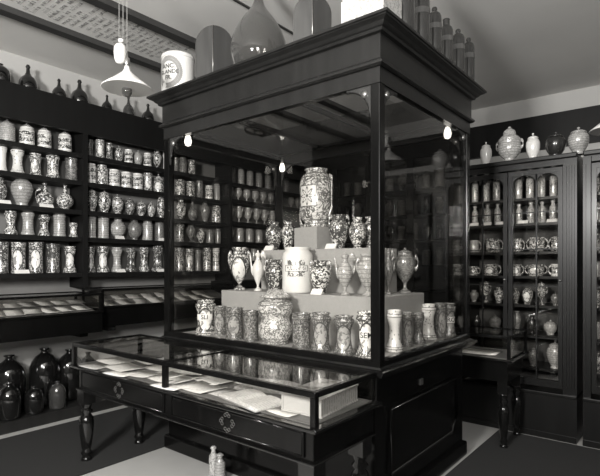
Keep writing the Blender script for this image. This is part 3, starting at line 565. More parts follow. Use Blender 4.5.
for i in range(8): sloped(-4.98, 1.40+i*.152, -4.60, 1.034, 'back-row sheet in the near wall desk case, '+WHERE[i], i)
for i in range(8): sloped(-4.76, 1.33+i*.155, -4.60, 1.034, 'sheet in the near wall desk case, front row, '+WHERE2[i], i+1)
for i in range(8): sloped(-4.97, 2.76+i*.19, -4.70, 1.065, 'back-row sheet in the farther wall desk case, '+WHERE[i], i)
for i in range(8): sloped(-4.82, 2.72+i*.20, -4.70, 1.065, 'sheet in the farther wall desk case, front row, '+WHERE2[i], i+1)
PLAT = wood('black_platform', .012, .5, .1)
pt = thing('low_platform', 'low black platform along the left wall under the desk cases', 'platform')
B(WX, -4.76, .9, 4.4, 0, .10).build('deck', PLAT, pt); B(-4.76, -4.735, .9, 4.4, 0, .10).build('edge_board', PLAT, pt)
for px, hw, top, x, lab in ((9, 15, 355, -5.09, 'large black glass carboy at left edge, back row under desk'), (44.5, 14.2, 348, -5.09, 'tallest black glass carboy, standing right of the leftmost'),
                            (69.5, 13, 349, -5.09, 'black glass carboy half hidden behind showcase table leg'), (88, 8.5, 352, -5.09, 'black glass carboy seen past the table case end')):
    t, y = onx(px, x); vessel('carboyblack', 'black', (x, y, .10), hw/F*t, zz(top, t)-.10, lab, 'black carboys on the low platform')
for px, hw, top, x, lab in ((9, 11, 383, -4.845, 'small black carboy in front row at left edge'), (34, 9, 386, -4.845, 'small black carboy in front of the tallest one'), (57.5, 8, 381, -4.845, 'small dim glass carboy in front row by the table leg')):
    t, y = onx(px, x); vessel('carboyblack', 'brown' if px > 50 else 'black', (x, y, .10), hw/F*t, zz(top, t)-.10, lab, 'black carboys on the low platform')
lc = thing('wall_cupboard', 'dark low cupboard under the far left shelves behind the showcase', 'cupboard')
B(WX, -4.80, 4.5, BY-.02, 0, 1.28).build('body', WOODS, lc)
for k in range(3): B(-4.80, -4.785, 4.56+k*.68, 5.18+k*.68, .1, 1.2).build('door', WOOD, lc, .006)

# ------------------------------------------------------------------ central showcase
X0, X1, Y0, Y1 = -3.38, -1.365, 2.405, 3.83
DK = .935
sc = thing('showcase', 'large dark mahogany showcase with tall glass sides and heavy cornice', 'showcase', ((X0+X1)/2, (Y0+Y1)/2, 0))
OFF = Vector(sc.location)
def S(mb, n, m=WOOD, bev=0, par=None):
    mb.v = [tuple(Vector(v)-OFF) for v in mb.v]; return mb.build(n, m, par or sc, bev)
S(B(X0+.03, X1-.05, Y0+.03, Y1-.03, 0, .86), 'base')
S(B(X0, X1-.02, Y0-.0, Y1, 0, .11), 'plinth', WOOD, .012)
def ring(mb, prof, x0, x1, y0, y1):
    """sweep profile (offset outwards, z) mitred around the rectangle"""
    b = len(mb.v); n = len(prof)
    for sx, sy, x, y in ((-1, -1, x0, y0), (1, -1, x1, y0), (1, 1, x1, y1), (-1, 1, x0, y1)):
        for o_, z in prof: mb.v.append((x+sx*o_, y+sy*o_, z))
    for c in range(4):
        c2 = (c+1) % 4
        for i in range(n):
            j = (i+1) % n
            mb.f.append((b+c*n+i, b+c2*n+i, b+c2*n+j, b+c*n+j)); mb.sm.append(False)
    return mb
S(ring(MB(), [(-.06, .855), (.0, .855), (.0, .865), (.03, .872), (.03, .885), (.045, .89), (.045, .905), (.015, .912), (.005, .922), (-.06, .922)], X0, X1, Y0, Y1), 'ledge_moulding', LEDGE)
S(B(X0+.02, X1-.02, Y0+.02, Y1-.02, .905, DK), 'display_deck', CLOTH)
S(ring(MB(), [(-.045, .922), (0, .922), (0, .95), (-.012, .958), (-.045, .958)], X0, X1, Y0, Y1), 'bottom_rail', WOOD)
PW = .062
for (x, y) in ((X0, Y0), (X1-PW, Y0), (X0, Y1-PW), (X1-PW, Y1-PW)):
    pw = S(B(x, x+PW, y, y+PW, .95, 2.53), 'corner_post', WOOD, .006)
# header + cornice
S(ring(MB(), [(-.05, 2.53), (0, 2.53), (0, 2.62), (-.05, 2.62)], X0, X1, Y0, Y1), 'header_rail', WOODH)
S(ring(MB(), [(-.10, 2.62), (.012, 2.62), (.028, 2.63), (.028, 2.645), (.012, 2.655), (.008, 2.665), (.008, 2.80), (.03, 2.805), (.035, 2.82), (.045, 2.825),
              (.05, 2.83), (.06, 2.842), (.078, 2.852), (.085, 2.855), (.088, 2.86), (.098, 2.863), (.098, 2.878), (-.10, 2.878)], X0, X1, Y0, Y1), 'cornice', WOODH)
dk = MB(); dk.box(X0+.1, X1-.1, Y0+.1, Y0+.36, 2.85, 2.878); dk.box(X1-.30, X1-.1, Y0+.36, Y1-.1, 2.85, 2.878)
S(dk, 'top_shelf_board', WOODH)
S(B(X0+.1, X1-.30, Y0+.36, Y1-.1, 2.66, 2.666), 'top_pane', GLASST)
for x in (-2.8, -2.15): S(B(x-.015, x+.015, Y0+.1, Y1-.1, 2.63, 2.66), 'glazing_bar', WOODH)
e = .003
S(B(X0+PW, X1-PW, Y0+.02-e, Y0+.02+e, .958, 2.53), 'glass_pane', GLASS)
S(B(X0+PW, X1-PW, Y1-.02-e, Y1-.02+e, .958, 2.53), 'glass_pane', GLASS)
S(B(X0+.02-e, X0+.02+e, Y0+PW, Y1-PW, .958, 2.53), 'glass_pane', GLASS)
S(B(X1-.02-e, X1-.02+e, Y0+PW, Y1-PW, .958, 2.53), 'glass_pane', GLASS)
def bracket(x, y, dx, dy):
    s = .17; n = 10
    out = [(0, 0), (s, 0)]+[(s-s*.95*math.sin(PI/2*i/n)+0, -(s-s*.95*math.cos(PI/2*i/n))) for i in range(n+1)]+[(0, -s*1.25)]
    mb = MB().prism(out, lambda u, v, q: (x+dx*u+(0 if dx else .014)*(q-.5), y+dy*u+(0 if dy else .014)*(q-.5), 2.53+v))
    o = S(mb, 'corner_bracket', WOODB)
    arcp = [(x+dx*u, y+dy*u, 2.53+v) for u, v in out[2:-1]]
    S(MB().tube(arcp, .008, 6), 'arch_bead', WOODH, 0, o)
    rs = MB().lathe([(.004, -.02), (.022, -.016), (.022, .016), (.004, .02)], 12)
    cx, cy, cz = x+dx*.045, y+dy*.045, 2.53-.045
    rs.v = [((cx+vx) if dx else (cx+vz), (cy+vz) if dx else (cy+vx), cz+vy) for vx, vy, vz in rs.v]
    S(rs, 'rosette', BRASS, 0, o)
bracket(X0+PW, Y0+.02, 1, 0); bracket(X1-PW, Y0+.02, -1, 0); bracket(X1-.02, Y0+PW, 0, 1); bracket(X1-.02, Y1-PW, 0, -1)
bracket(X0+.02, Y0+PW, 0, 1); bracket(X0+PW, Y1-.02, 1, 0); bracket(X0+.02, Y1-PW, 0, -1); bracket(X1-PW, Y1-.02, -1, 0)
# panel on the right face
def notched(y0, y1, z0, z1, c):
    return [(y0, z0), (y1-c, z0), (y1-c*.8, z0+c*.5), (y1-c*.3, z0+c*.8), (y1, z0+c), (y1, z1), (y0, z1)]
o1 = notched(2.60, 3.64, .25, .64, .09)
S(MB().prism(o1, lambda u, v, q: (X1-.05+.012*q, u, v)), 'side_panel', WOOD)
S(MB().tube([(X1-.034, u, v) for u, v in o1], .010, 8, True), 'panel_moulding', LEDGE)
S(MB().box(X1-.052, X1-.040, 3.02, 3.06, .70, .74), 'lock_plate', BRASS)
# showcase table in front
tb = thing('table_case', 'long glazed table case on turned legs before the showcase', 'display case')
TX0, TX1, TY0, TY1 = -3.68, -1.355, 1.79, 2.385
B(TX0+.04, TX1-.04, TY0+.04, TY1, .56, .725).build('drawer_frame', WOOD, tb)
MB().box(TX0-.015, TX1+.02, TY0-.02, TY1, .722, .742).build('ledge', LEDGE, tb, .006)
MB().box(TX0+.02, TX1-.02, TY0+.02, TY1, .548, .562).build('bead', LEDGE, tb, .005)
B(TX0+.03, TX1-.03, TY0+.03, TY1-.03, .742, .746).build('lining', BED, tb)
frame_glass(tb, TX0, TX1, TY0, TY1, .742, .91, .030, ('x', -2.52))
for (x, y) in ((TX0+.07, TY0+.08), (TX1-.08, TY0+.08), (TX0+.07, TY1-.06), (TX1-.09, TY1-.06), (-2.52, TY0+.09)):
    if x != -2.52: turned_leg(tb, x, y, .55, 1.25)
for i, (xa, xb) in enumerate(((TX0+.09, -2.56), (-2.48, TX1-.09))):
    dr = B(xa, xb, TY0+.028, TY0+.04, .575, .705).build('drawer', WOOD, tb, .004)
    MB().tube([(xa+.01, TY0+.026, .585), (xb-.01, TY0+.026, .585), (xb-.01, TY0+.026, .695), (xa+.01, TY0+.026, .695)], .0035, 6, True).build('bead_edge', LEDGE, dr)
    cx = ony((118.5, 226.7)[i], TY0+.02)[1]
    es = MB()
    for k in range(4):
        a0 = k*PI/2; ccx = cx+.036*math.cos(a0); ccz = .642+.034*math.sin(a0)
        for s_ in (-1, 0, 1):
            aa = a0+s_*1.3
            es.tube([(ccx+.015*math.cos(aa)+.010*math.cos(q*PI/4), TY0+.022, ccz+.013*math.sin(aa)+.009*math.sin(q*PI/4)) for q in range(8)], .0016, 5, True)
    es.build('escutcheon', BRASS, dr)
# papers and books in the table case
bz = .7465
row = [(-3.50, 2.05, .26, .2), (-3.26, 2.22, .24, .18), (-3.22, 1.96, .27, .2), (-2.98, 2.14, .25, .19), (-2.93, 1.92, .2, .16), (-2.72, 2.20, .24, .2), (-2.66, 1.97, .26, .22), (-2.42, 2.12, .25, .2), (-2.33, 1.93, .24, .2)]
dsc = ['at the left end', 'at the back left', 'at the front, second from left', 'left of the middle post, behind', 'at the front left of the middle post', 'behind the middle post', 'just at the middle post', 'right of the middle post, behind', 'in front, right of the middle post']
for i, (x, y, w_, h_) in enumerate(row):
    sheet(x, y, bz+.002+.0015*(i % 3), w_+.03, h_, random.uniform(-.15, .15), 'printed sheet in the long table case, '+dsc[i], PAPER, curl=.008)
more = [(-3.52, 2.27, 'in the back left corner'), (-3.44, 1.87, 'in the front left corner'), (-3.08, 1.86, 'along the front, left third'), (-3.05, 2.29, 'along the back, left third'), (-2.80, 2.05, 'under the middle sheets'), (-2.56, 2.27, 'at the back by the middle bar'), (-2.28, 2.24, 'leaning at the back right of the middle bar'), (-2.16, 1.96, 'between the middle and the open books'), (-2.52, 1.86, 'tucked behind the middle front post')]
for i, (x, y, d_) in enumerate(more): sheet(x, y, bz, .24, .17, random.uniform(-.1, .1), 'paper sheet in the long table case, '+d_, (PAPER, PAPER2)[i % 2], curl=.006)
open_book(-2.03, 2.20, bz, .34, .22, .25, 'grey open book at the back of the long table case', .02, PAPER2)
open_book(-1.90, 1.93, bz, .38, .20, -.22, 'white open book lying at the front of the long table case')
sheet(-1.62, 1.875, bz+.001, .17, .09, -.1, 'small white slip at the front right corner of the table case', PAPER)
bk = thing('thick_book', 'thick old book with loose leaves on top, right end of table case', 'book', (-1.545, 2.10, bz), .08)
B(-.115, .115, -.19, .19, .008, .085).build('pages', PAPER2, bk); r = MB(); r.box(-.12, .12, -.195, .195, 0, .008); r.box(-.12, .12, -.195, .195, .085, .094); r.box(-.125, -.115, -.195, .195, 0, .094); r.build('cover', PAPER2, bk, .002)
for i, (dx, dy, a0) in enumerate(((-.03, -.08, .3), (.03, .06, -.4))):
    sheet(-1.545+dx, 2.10+dy, bz+.0965+i*.002, .15, .12, a0, ('front' if i == 0 else 'rear')+' loose leaf lying on top of the thick book', PAPER2, curl=.010)
# bottles on the floor under the table
vessel('phial', 'phial', (-2.645, 2.30, 0), .036, .215, 'small clear bottle on the floor under the table, the taller left one', 'two bottles on the floor')
vb = vessel('phial', 'greyband', (-2.555, 2.28, 0), .042, .19, 'small pale bottle with square white label under the table', 'two bottles on the floor')

# ------------------------------------------------------------------ plinths inside the showcase
def plinth(n, x0, x1, y0, y1, z0, z1, lab, rz=0):
    o = B(-(x1-x0)/2, (x1-x0)/2, -(y1-y0)/2, (y1-y0)/2, 0, z1-z0).build(n, CLOTH, None, .004)
    o.location = ((x0+x1)/2, (y0+y1)/2, z0); o.rotation_euler = (0, 0, rz); return tag(o, lab, 'plinth', 'cloth-covered plinths in the showcase')
T1 = 1.287; T2 = 1.627; T3 = 1.81
plinth('display_plinth', -3.12, -1.60, 2.80, 3.50, DK, T1, 'widest grey cloth-covered plinth, lowest step in the showcase')
plinth('display_plinth', -2.92, -1.80, 3.08, 3.44, T1, T2, 'middle grey cloth-covered plinth standing on the widest one')
plinth('display_plinth', -2.58, -2.32, 3.12, 3.37, T2, T3, 'small grey block carrying the tall snake-handled jar', -.12)

# ------------------------------------------------------------------ vessels in the showcase
def put_y(px, hw, top, kind, mat, zs, y, lab, group, rz=None):
    t, x = ony(px, y); rz = math.atan2(-x, y)*.85 if rz is None else rz; return vessel(kind, mat, (x, y, zs), hw/F*t, zz(top, t)-zs, lab, group, rz)
def put_x(px, hw, top, kind, mat, zs, x, lab, group, rz=PI/2):
    t, y = onx(px, x); return vessel(kind, mat, (x, y, zs), hw/F*t, zz(top, t)-zs, lab, group, rz)
AG = 0.55
put_y(316.5, 17.5, 169.5, 'snakejar', 'star', T3, 3.25, 'tall snake-handled jar with star panel, topmost in the showcase', None, .15)
grp = 'jars standing on the showcase floor'
j1 = put_y(205.5, 10.6, 300, 'albarello', 'panel', DK, 2.60, 'white drug jar with lettered band at left end of front row', grp, .85)
put_y(220, 7, 306, 'straight', 'darkpanel', DK, 2.66, 'dark painted drug jar behind the leftmost white one', grp)
put_y(234.5, 9.3, 307.5, 'straight', 'darkpanel', DK, 2.58, 'dark painted drug jar, third from left in front row', grp)
put_y(251, 8.2, 310.5, 'straight', 'darkscroll', DK, 2.585, 'slim dark patterned jar just left of the big lidded pot', grp)
put_y(275.5, 18, 288, 'tureen', 'flower', DK, 2.62, 'big bulging white lidded pot in the middle of front row', grp)
put_y(301.5, 10, 313, 'straight', 'darkscroll', DK, 2.56, 'grey scroll-painted drug jar just right of the big lidded pot', grp)
put_y(321, 10.8, 312.5, 'albarello', 'darkpanel', DK, 2.56, 'grey drug jar with pale panel, second right of lidded pot', grp)
put_y(344, 11, 315.5, 'waisted', 'darkpanel', DK, 2.56, 'waisted drug jar with oval panel, third right of lidded pot', grp)
j9 = put_y(366, 10.5, 311.5, 'waisted', 'panel', DK, 2.555, 'white drug jar lettered SEM beside the corner post', grp, .6)
grp = 'jars along the right glass of the showcase'
put_x(394.5, 8.6, 310, 'twisted', 'dots', DK, -1.52, 'spotted white jar nearest the corner post, right side', grp, .9)
put_x(407.3, 6.2, 312, 'albarello', 'darkpanel', DK, -1.54, 'slim painted jar behind the spotted one, right side', grp, .9)
put_x(418.5, 6.8, 312.5, 'twisted', 'darkscroll', DK, -1.53, 'dark leaf-painted jar in the middle of right side row', grp, .9)
put_x(428.5, 8, 304, 'waisted', 'dots', DK, -1.57, 'tall spotted white jar in middle of right side row', grp, .9)
put_x(440, 6.6, 303, 'straight', 'darkpanel', DK, -1.53, 'patterned tall jar, second from rear post', grp, .9)
j6 = put_x(449.5, 7, 303, 'waisted', 'darkpanel', DK, -1.48, 'patterned jar with letter band beside the rear post', grp, .9)
grp = 'vessels on the lower plinth'
put_y(239.5, 10.5, 247.5, 'urn', 'panel', T1, 2.92, 'white footed urn with crest at left end of lower plinth', grp)
put_y(258, 8.6, 250, 'ewer', 'plain', T1, 2.90, 'slim white ewer beside the crested urn', grp)
put_y(274.5, 9.6, 259.5, 'handled_vase', 'dense', T1, 2.90, 'densely painted two-handled vase left of big white jar', grp)
put_y(297.5, 15.6, 247.5, 'drugjar', 'cart', T1, 2.93, 'large plain white jar with painted scroll, front of block', grp)
put_y(320.5, 10.8, 260.5, 'handled_vase', 'scroll', T1, 2.89, 'two-handled flowered vase right of big white jar', grp)
put_y(345, 11.5, 251.5, 'ewer', 'bands', T1, 2.88, 'spouted painted ewer left of the corner post', grp)
put_y(368, 11, 254, 'urn', 'bands', T1, 2.885, 'grey painted footed urn partly behind the corner post', grp)
put_x(388.5, 6.8, 248, 'ewer', 'grey', T1, -1.72, 'dark ewer seen just right of the corner post', grp, .6)
put_x(405, 11, 247.5, 'urn_lid', 'grey', T1, -1.70, 'dark lidded urn with handles at right end of lower plinth', grp, .6)
grp = 'vessels on the upper plinth'
put_y(274, 8.6, 222, 'vase', 'dense', T2, 3.19, 'densely painted vase at left end of upper plinth', grp)
put_y(288, 7, 222, 'vase', 'scroll', T2, 3.29, 'painted vase just left of the block', grp)
put_y(339, 10.5, 215, 'handled_vase', 'dense', T2, 3.20, 'patterned handled jar right of the block', grp)
put_y(357.5, 8.6, 217.5, 'globe', 'scroll', T2, 3.20, 'round painted flask by the corner post, upper plinth', grp)
put_y(370, 7.5, 217, 'vase', 'dense', T2, 3.33, 'painted vase behind the round flask, upper plinth', grp)
for px, z, y, lab in ((269, T2, 3.10, 'by the leftmost upper vase'), (331, T2, 3.10, 'by the patterned handled jar'), (317, T1, 2.815, 'at the foot of the flowered vase'), (434, None, 0, '')):
    if z:
        t, x = ony(px, y); card((x, y, z), .095, 0, 'white name card on the plinth '+lab, .04)
# painted details on single jars
FONT = None
def wrap_text(txt, size, r, zc, ang, parent, r0, h0, mat, zasp=None, dz=0):
    cu = bpy.data.curves.new('txt', 'FONT'); cu.body = txt; cu.size = size; cu.align_x = 'CENTER'; cu.align_y = 'CENTER'; cu.offset = size*.02
    to = bpy.data.objects.new('tmp_text', cu); C.objects.link(to)
    me = bpy.data.meshes.new_from_object(to.evaluated_get(bpy.context.evaluated_depsgraph_get()))
    bpy.data.objects.remove(to)
    for v in me.vertices:
        a = ang+v.co.x/r
        v.co = Vector((r*math.sin(a)/r0, -r*math.cos(a)/r0, (zc+v.co.y)/h0))
    me.materials.clear(); me.materials.append(mat)
    o = bpy.data.objects.new('lettering', me); C.objects.link(o); o.parent = parent
    return o
INK = plain('black_letter_paint', .03, .5)
def band(parent, r, z0, z1, r0, h0, mat, a0=-1.2, a1=1.2):
    mb = MB(); n = 16
    for q, rr in ((0, r), (1, r-.004)):
        for i in range(n+1):
            a = a0+(a1-a0)*i/n
            for z in (z0, z1): mb.v.append((rr*math.sin(a)/r0, -rr*math.cos(a)/r0, z/h0))
    o_ = 2*(n+1)
    for i in range(n):
        mb.f += [(2*i, 2*i+1, 2*i+3, 2*i+2), (o_+2*i, o_+2*i+2, o_+2*i+3, o_+2*i+1), (2*i, 2*i+2, o_+2*i+2, o_+2*i), (2*i+1, o_+2*i+1, o_+2*i+3, 2*i+3)]; mb.sm += [True]*4
    mb.f += [(0, o_, o_+1, 1), (2*n, 2*n+1, o_+2*n+1, o_+2*n)]; mb.sm += [False]*2
    return mb.build('label_band', mat, parent)
def lettered(j, txt, ang, zf=.52, prof=.70):
    r0, h0 = j.scale[0], j.scale[2]; r = r0*prof+.004
    bnd = band(j, r, h0*(zf-.085), h0*(zf+.085), r0, h0, CARD, ang-1.1, ang+1.1)
    wrap_text(txt, .048, r+.002, h0*zf, ang, bnd, r0, h0, INK)
lettered(j1, 'SLI', -.1, .52, .76); lettered(j9, 'SEM', .0, .50, .66); lettered(j6, 'ROS', .1, .52, .66)

# ------------------------------------------------------------------ small electric lamps in the showcase
def lamp_fitting(x, y, bulb, lab, zt=2.595):
    t = thing('case_lamp', lab, 'light bulb', (x, y, zt), 0, 'small electric lamps inside the showcase')
    MB().lathe([(.010, -.055), (.016, -.05), (.016, -.02), (.009, -.012), (.009, 0)], 14).build('socket', BRASS, t)
    if bulb: MB().lathe([(.004, -.145), (.020, -.138), (.027, -.12), (.028, -.10), (.022, -.075), (.014, -.055)], 18).build('bulb', BULBON, t)
    return t
lamp_fitting(X0+.24, Y0+.06, True, 'lit opal bulb hanging by the left front post')
lamp_fitting(X1-.07, Y1-.28, True, 'lit opal bulb hanging by the right rear post')
lamp_fitting(X0+.12, Y1-.08, True, 'lit opal bulb at the far left rear corner')
lamp_fitting(X1-.33, Y0+.04, False, 'empty brass lamp socket left of the front corner post')
lamp_fitting(X1-.05, Y0+.35, False, 'empty brass lamp socket right of the front corner post')

# ------------------------------------------------------------------ on top of the showcase
TOPZ = 2.878
t_, x_ = ony(178, 2.46)
wj = thing('white_storage_jar', 'large white cylindrical jar with laurel wreath on the showcase cornice', 'jar', (x_, 2.46, TOPZ))
MB().lathe([(.125, 0), (.132, .01), (.132, .28), (.128, .29), (.12, .29)], 40).build('body', WHITEC, wj)
lidj = MB().lathe([(.134, .285), (.136, .30), (.130, .315), (.10, .33), (.05, .338)], 40).build('lid', WHITEC, wj)
MB().lathe([(.012, .335), (.022, .35), (.018, .36), (.004, .363)], 14).build('knob', WHITEC, lidj)
A0 = .32
def ontojar(u, v, rr=.1335): a = A0+u/.132; return (rr*math.sin(a), -rr*math.cos(a), v)
wr = MB()
for k in range(44):
    th = math.radians(-70+k*320/44-110+90); R = .092
    cx_, cz_ = R*math.cos(th), .15+R*1.15*math.sin(th)
    for s_ in (-2.3, -.9, .9, 2.3):
        dx_ = math.cos(th+s_)*.034; dz_ = math.sin(th+s_)*.034
        q4 = [(cx_, cz_), (cx_+dx_*.5-dz_*.3, cz_+dz_*.5+dx_*.3), (cx_+dx_, cz_+dz_), (cx_+dx_*.5+dz_*.3, cz_+dz_*.5-dx_*.3)]
        wr.prism(q4, lambda u, v, q: ontojar(u, v, .1334+.0008*q))
wr.build('laurel_wreath', plain('grey_leaf_paint', .22, .6), wj)
for txt, zc, s_ in (('ANC.', .195, .050), ('GLANDE', .150, .044), ('FR.', .105, .046)):
    wrap_text(txt, s_, .1345, zc, A0, wj, 1, 1, INK)
ARCHM = wood('brown_board_lit', .045, .6, .1); ARCHD = wood('brown_board_shaded', .025, .6, .1)  # same board in two tones: light on left leaf, shade on right, painted in
def arch_case(px, y, wpx, top, lab, rz=YAW):
    t, x = ony(px, y); w2 = wpx/F*t; h = zz(top, t)-TOPZ; rad = w2*.42
    o = thing('arched_case', lab, 'wooden case', (x, y, TOPZ), rz)
    def half(s_):
        pts = [(0, 0), (0, h)]
        n = 9
        for i in range(n+1):
            a = PI/2*i/n; pts.append((w2/2-rad+rad*math.sin(a), h-rad+rad*math.cos(a)))
        pts.append((w2/2, 0)); return [(s_*u, v) for u, v in pts]
    ang = .32
    for s_, m in ((-1, ARCHM), (1, ARCHD)):
        MB().prism(half(s_), lambda u, v, q: (u*math.cos(ang), abs(u)*math.sin(ang)+.035*q-.0, v)).build('leaf', m, o)
    MB().tube([(0, -.003, .0), (0, -.003, h*.99)], .004, 6).build('edge_strip', BRASS, o)
    return o
arch_case(213, 2.50, 40, 25, 'tall round-topped brown case beside the white wreath jar')
arch_case(229, 2.70, 20, 46, 'small round-topped dark case behind the glass carboy')
arch_case(312.5, 2.44, 41, -6, 'round-topped brown case right of the glass carboy')
put_y(258.5, 28, -14, 'carboyclear', 'clear', TOPZ, 2.54, 'big round clear glass carboy on top of the showcase', None)
WB = NT('speckled_white_paper'); tcw = WB.new('ShaderNodeTexCoord').outputs['Object']
sq = WB.math('MULTIPLY', WB.math('GREATER_THAN', WB.noise(tcw, 55, 3, 1), .53), .55)
WB.l.new(WB.mix(sq, g(.44), g(.14)), WB.b.inputs['Base Color']); WB.b.inputs['Roughness'].default_value = .8; WB = WB.m
o = B(-.135, .135, -.11, .11, 0, .30).build('printed_box', WB, None, .004); o.location = (-1.447, 2.46, TOPZ); tag(o, 'white printed box at the front corner of the showcase cornice', 'box')
o = B(-.08, .05, -.06, .06, 0, .30).build('plain_box', CARD, None, .003); o.location = (-1.665, 2.64, TOPZ); tag(o, 'plain pale box left of the printed white box', 'box')
grp = 'tall bottles along the right cornice'
bot = [(403.5, 10, 'percolator', 'brown', .50, 'tall dark glass cylinder nearest the cornice corner'), (421, 7.8, 'stoppered', 'brown', .42, 'labelled brown bottle beside the tall glass cylinder'),
       (434.5, 6.2, 'stoppered', 'brown', .40, 'third container from the cornice corner, round-shouldered stoppered bottle'), (446.3, 6, 'squarestop', 'brown', .385, 'brown bottle with a square stopper on the cornice'),
       (458, 5.8, 'stoppered', 'brown', .41, 'brown bottle between the square-stoppered and the rearmost'), (468.5, 5.2, 'stoppered', 'brown', .425, 'rearmost stoppered brown bottle on the right cornice')]
LB = plain('grey_bottle_label', .09, .7)
for px, hw, kd, m, h, lab in bot:
    t, y = onx(px, -1.41); b_ = vessel(kd, m, (-1.41, y, TOPZ), hw*1.12/F*t, h, lab, grp)
    if kd != 'percolator':
        r0 = hw*1.12/F*t
        band(b_, r0*1.03, h*.68, h*.77, r0, h, LB, -.6, 1.9)['label'] = 'grey paper label'

# ------------------------------------------------------------------ pendant lamps
CORD = plain('grey_flex', .22, .8)
def pendant(x, y, zr, lab, s=1.0):
    t = thing('pendant_lamp', lab, 'lamp', (x, y, zr), 0, 'white pendant lamps with counterweights')
    sh = [(.158, 0), (.160, .005), (.12, .037), (.08, .068), (.035, .105), (.020, .125), (.016, .15), (.012, .15), (.030, .10), (.076, .062), (.116, .031), (.153, .001)]
    MB().lathe([(a*s, b*s) for a, b in sh], 48).build('shade', ENAMEL, t)
    MB().lathe([(.012, .145), (.018, .15), (.018, .20), (.008, .21), (.008, .235)], 14).build('lamp_holder', BRASS, t)
    MB().lathe([(.003, -.052), (.018, -.048), (.03, -.03), (.033, -.01), (.028, .015), (.015, .04), (.012, .07)], 20).build('bulb', CLEARG, t)
    cw = MB().lathe([(.010, .165), (.028, .172), (.036, .195), (.041, .235), (.040, .27), (.028, .292), (.006, .30)], 24, -.045).build('counterweight', WHITEC, t)
    MB().lathe([(.006, .0), (.018, .006), (.018, .02), (.006, .026)], 14, -.04, 0, .305).build('pulley', ENAMEL, t)
    top = CEIL-zr
    for dx in (-.052, -.026, .0): MB().tube([(dx, 0, .32 if dx < 0 else .22), (dx, 0, top)], .0022, 6).build('cord', CORD, t)
    return t
tl = 3.2; pr = ray(127)*tl
pendant(pr.x, pr.y, zz(89, tl), 'white conical pendant lamp hanging at the upper left').rotation_euler = (0, 0, YAW)
pr = ray(614)*3.6
pendant(pr.x, pr.y, 2.50, 'white pendant lamp cut off by the right edge').rotation_euler = (0, 0, YAW+PI)

# ------------------------------------------------------------------ right-hand cabinets
CY = 4.65; CT = 2.45
def cabinet(x0, x1, doors, lab, shelves, grp=None):
    t = thing('glazed_cabinet', lab, 'cabinet', ((x0+x1)/2, CY+.22, 0), 0, 'tall glazed cabinets on the right')
    off = Vector(t.location)
    def q(mb, n, m=WOODC, bev=0, par=None):
        mb.v = [tuple(Vector(v)-off) for v in mb.v]; return mb.build(n, m, par or t, bev)
    q(B(x0, x1, CY-.03, CY+.44, 0, .37), 'base'); q(B(x0, x1, CY-.045, CY-.0, .37, .40), 'base_ledge', WOODC, .006)
    q(B(x0, x1, CY-.042, CY-.03, 0, .05), 'skirting', WOODC)
    q(B(x0, x0+.03, CY, CY+.44, .40, 2.36), 'side_panel'); q(B(x1-.03, x1, CY, CY+.44, .40, 2.36), 'side_panel')
    q(B(x0+.03, x1-.03, CY+.42, CY+.44, .40, 2.36), 'back_board', BACKC)
    q(B(x0, x1, CY-.0, CY+.44, 2.36, 2.41), 'top_board')
    q(B(x0-.0, x1+.0, CY-.03, CY+.44, 2.41, CT), 'cornice', WOODC, .008)
    for z in shelves: q(B(x0+.03, x1-.03, CY+.06, CY+.42, z-.022, z), 'shelf_board')
    for dx0, dx1, ms in doors:
        st = .035
        z0, z1 = .44, 2.34
        d = MB(); d.box(dx0, dx0+st, CY-.02, CY+.01, z0, z1); d.box(dx1-st, dx1, CY-.02, CY+.01, z0, z1); d.box(dx0+st, dx1-st, CY-.02, CY+.01, z0, z0+.06); d.box(dx0+st, dx1-st, CY-.02, CY+.01, z1-.04, z1)
        # arched heads
        cuts = [dx0+st]+ms+[dx1-st]
        for a_, b_ in zip(cuts[:-1], cuts[1:]):
            mid = (a_+b_)/2; rr = (b_-a_)/2; zc = z1-.04-rr*.8
            for s_ in (-1, 1):
                pts = [(mid+s_*rr, z1-.04), (mid, z1-.04)]+[(mid+s_*rr*math.sin(PI/2*i/8), zc+rr*.78*math.cos(PI/2*i/8)) for i in range(9)]
                d.prism(pts, lambda u, v, qq: (u, CY-.012+.014*qq, v))
        dr = q(d, 'door')
        m = MB()
        for x in ms: m.box(x-.006, x+.006, CY-.012, CY+.002, z0+.06, z1-.04)
        for z in (.86, 1.315, 1.64, 1.965): m.box(dx0+st, dx1-st, CY-.010, CY+.0, z-.005, z+.005)
        q(m, 'glazing_bars', WOODC, 0, dr)
        q(B(dx0+st, dx1-st, CY+.002, CY+.006, z0+.06, z1-.04), 'pane', GLASSC, 0, dr)
        q(MB().lathe([(.004, 0), (.012, .004), (.012, .012), (.004, .016)], 12, dx1-.018, CY-.034, 1.36), 'knob', BRASS, 0, dr)
    return t, q
BACKC = plain('cabinet_back', .045, .8, .2, 3)
SHC = [2.106, 1.878, 1.62, 1.40, 1.14, .876, .58]
xa, xb = -1.74, ony(577.5, CY)[1]
xm0, xm1 = ony(506.5, CY)[1], ony(511, CY)[1]
xr = ony(563, CY)[1]
t1, q1 = cabinet(xa, xb, [(xa+.03, xm0+.012, [ony(483, CY)[1]]), (xm0+.022, xr, [ony(536.7, CY)[1]])], 'tall dark glazed cabinet of ceramics right of the showcase', SHC)
pl = MB(); pl.box(xr+.004, xb, CY-.025, CY, .40, 2.40)
for k in range(4): xx = xr+.02+k*(xb-xr-.03)/4; pl.box(xx, xx+.012, CY-.036, CY-.025, .46, 2.34)
q1(pl, 'pilaster', WOODC)
x2 = ony(583.5, CY)[1]
x2p = ony(592, CY)[1]
t2, q2 = cabinet(x2, .45, [(x2p+.0, x2p+.55, [x2p+.27]), (x2p+.56, .44, [x2p+.82])], 'second glazed cabinet cut off by the right edge', SHC)
pl = MB(); pl.box(x2, x2p-.004, CY-.025, CY, .40, 2.40); 
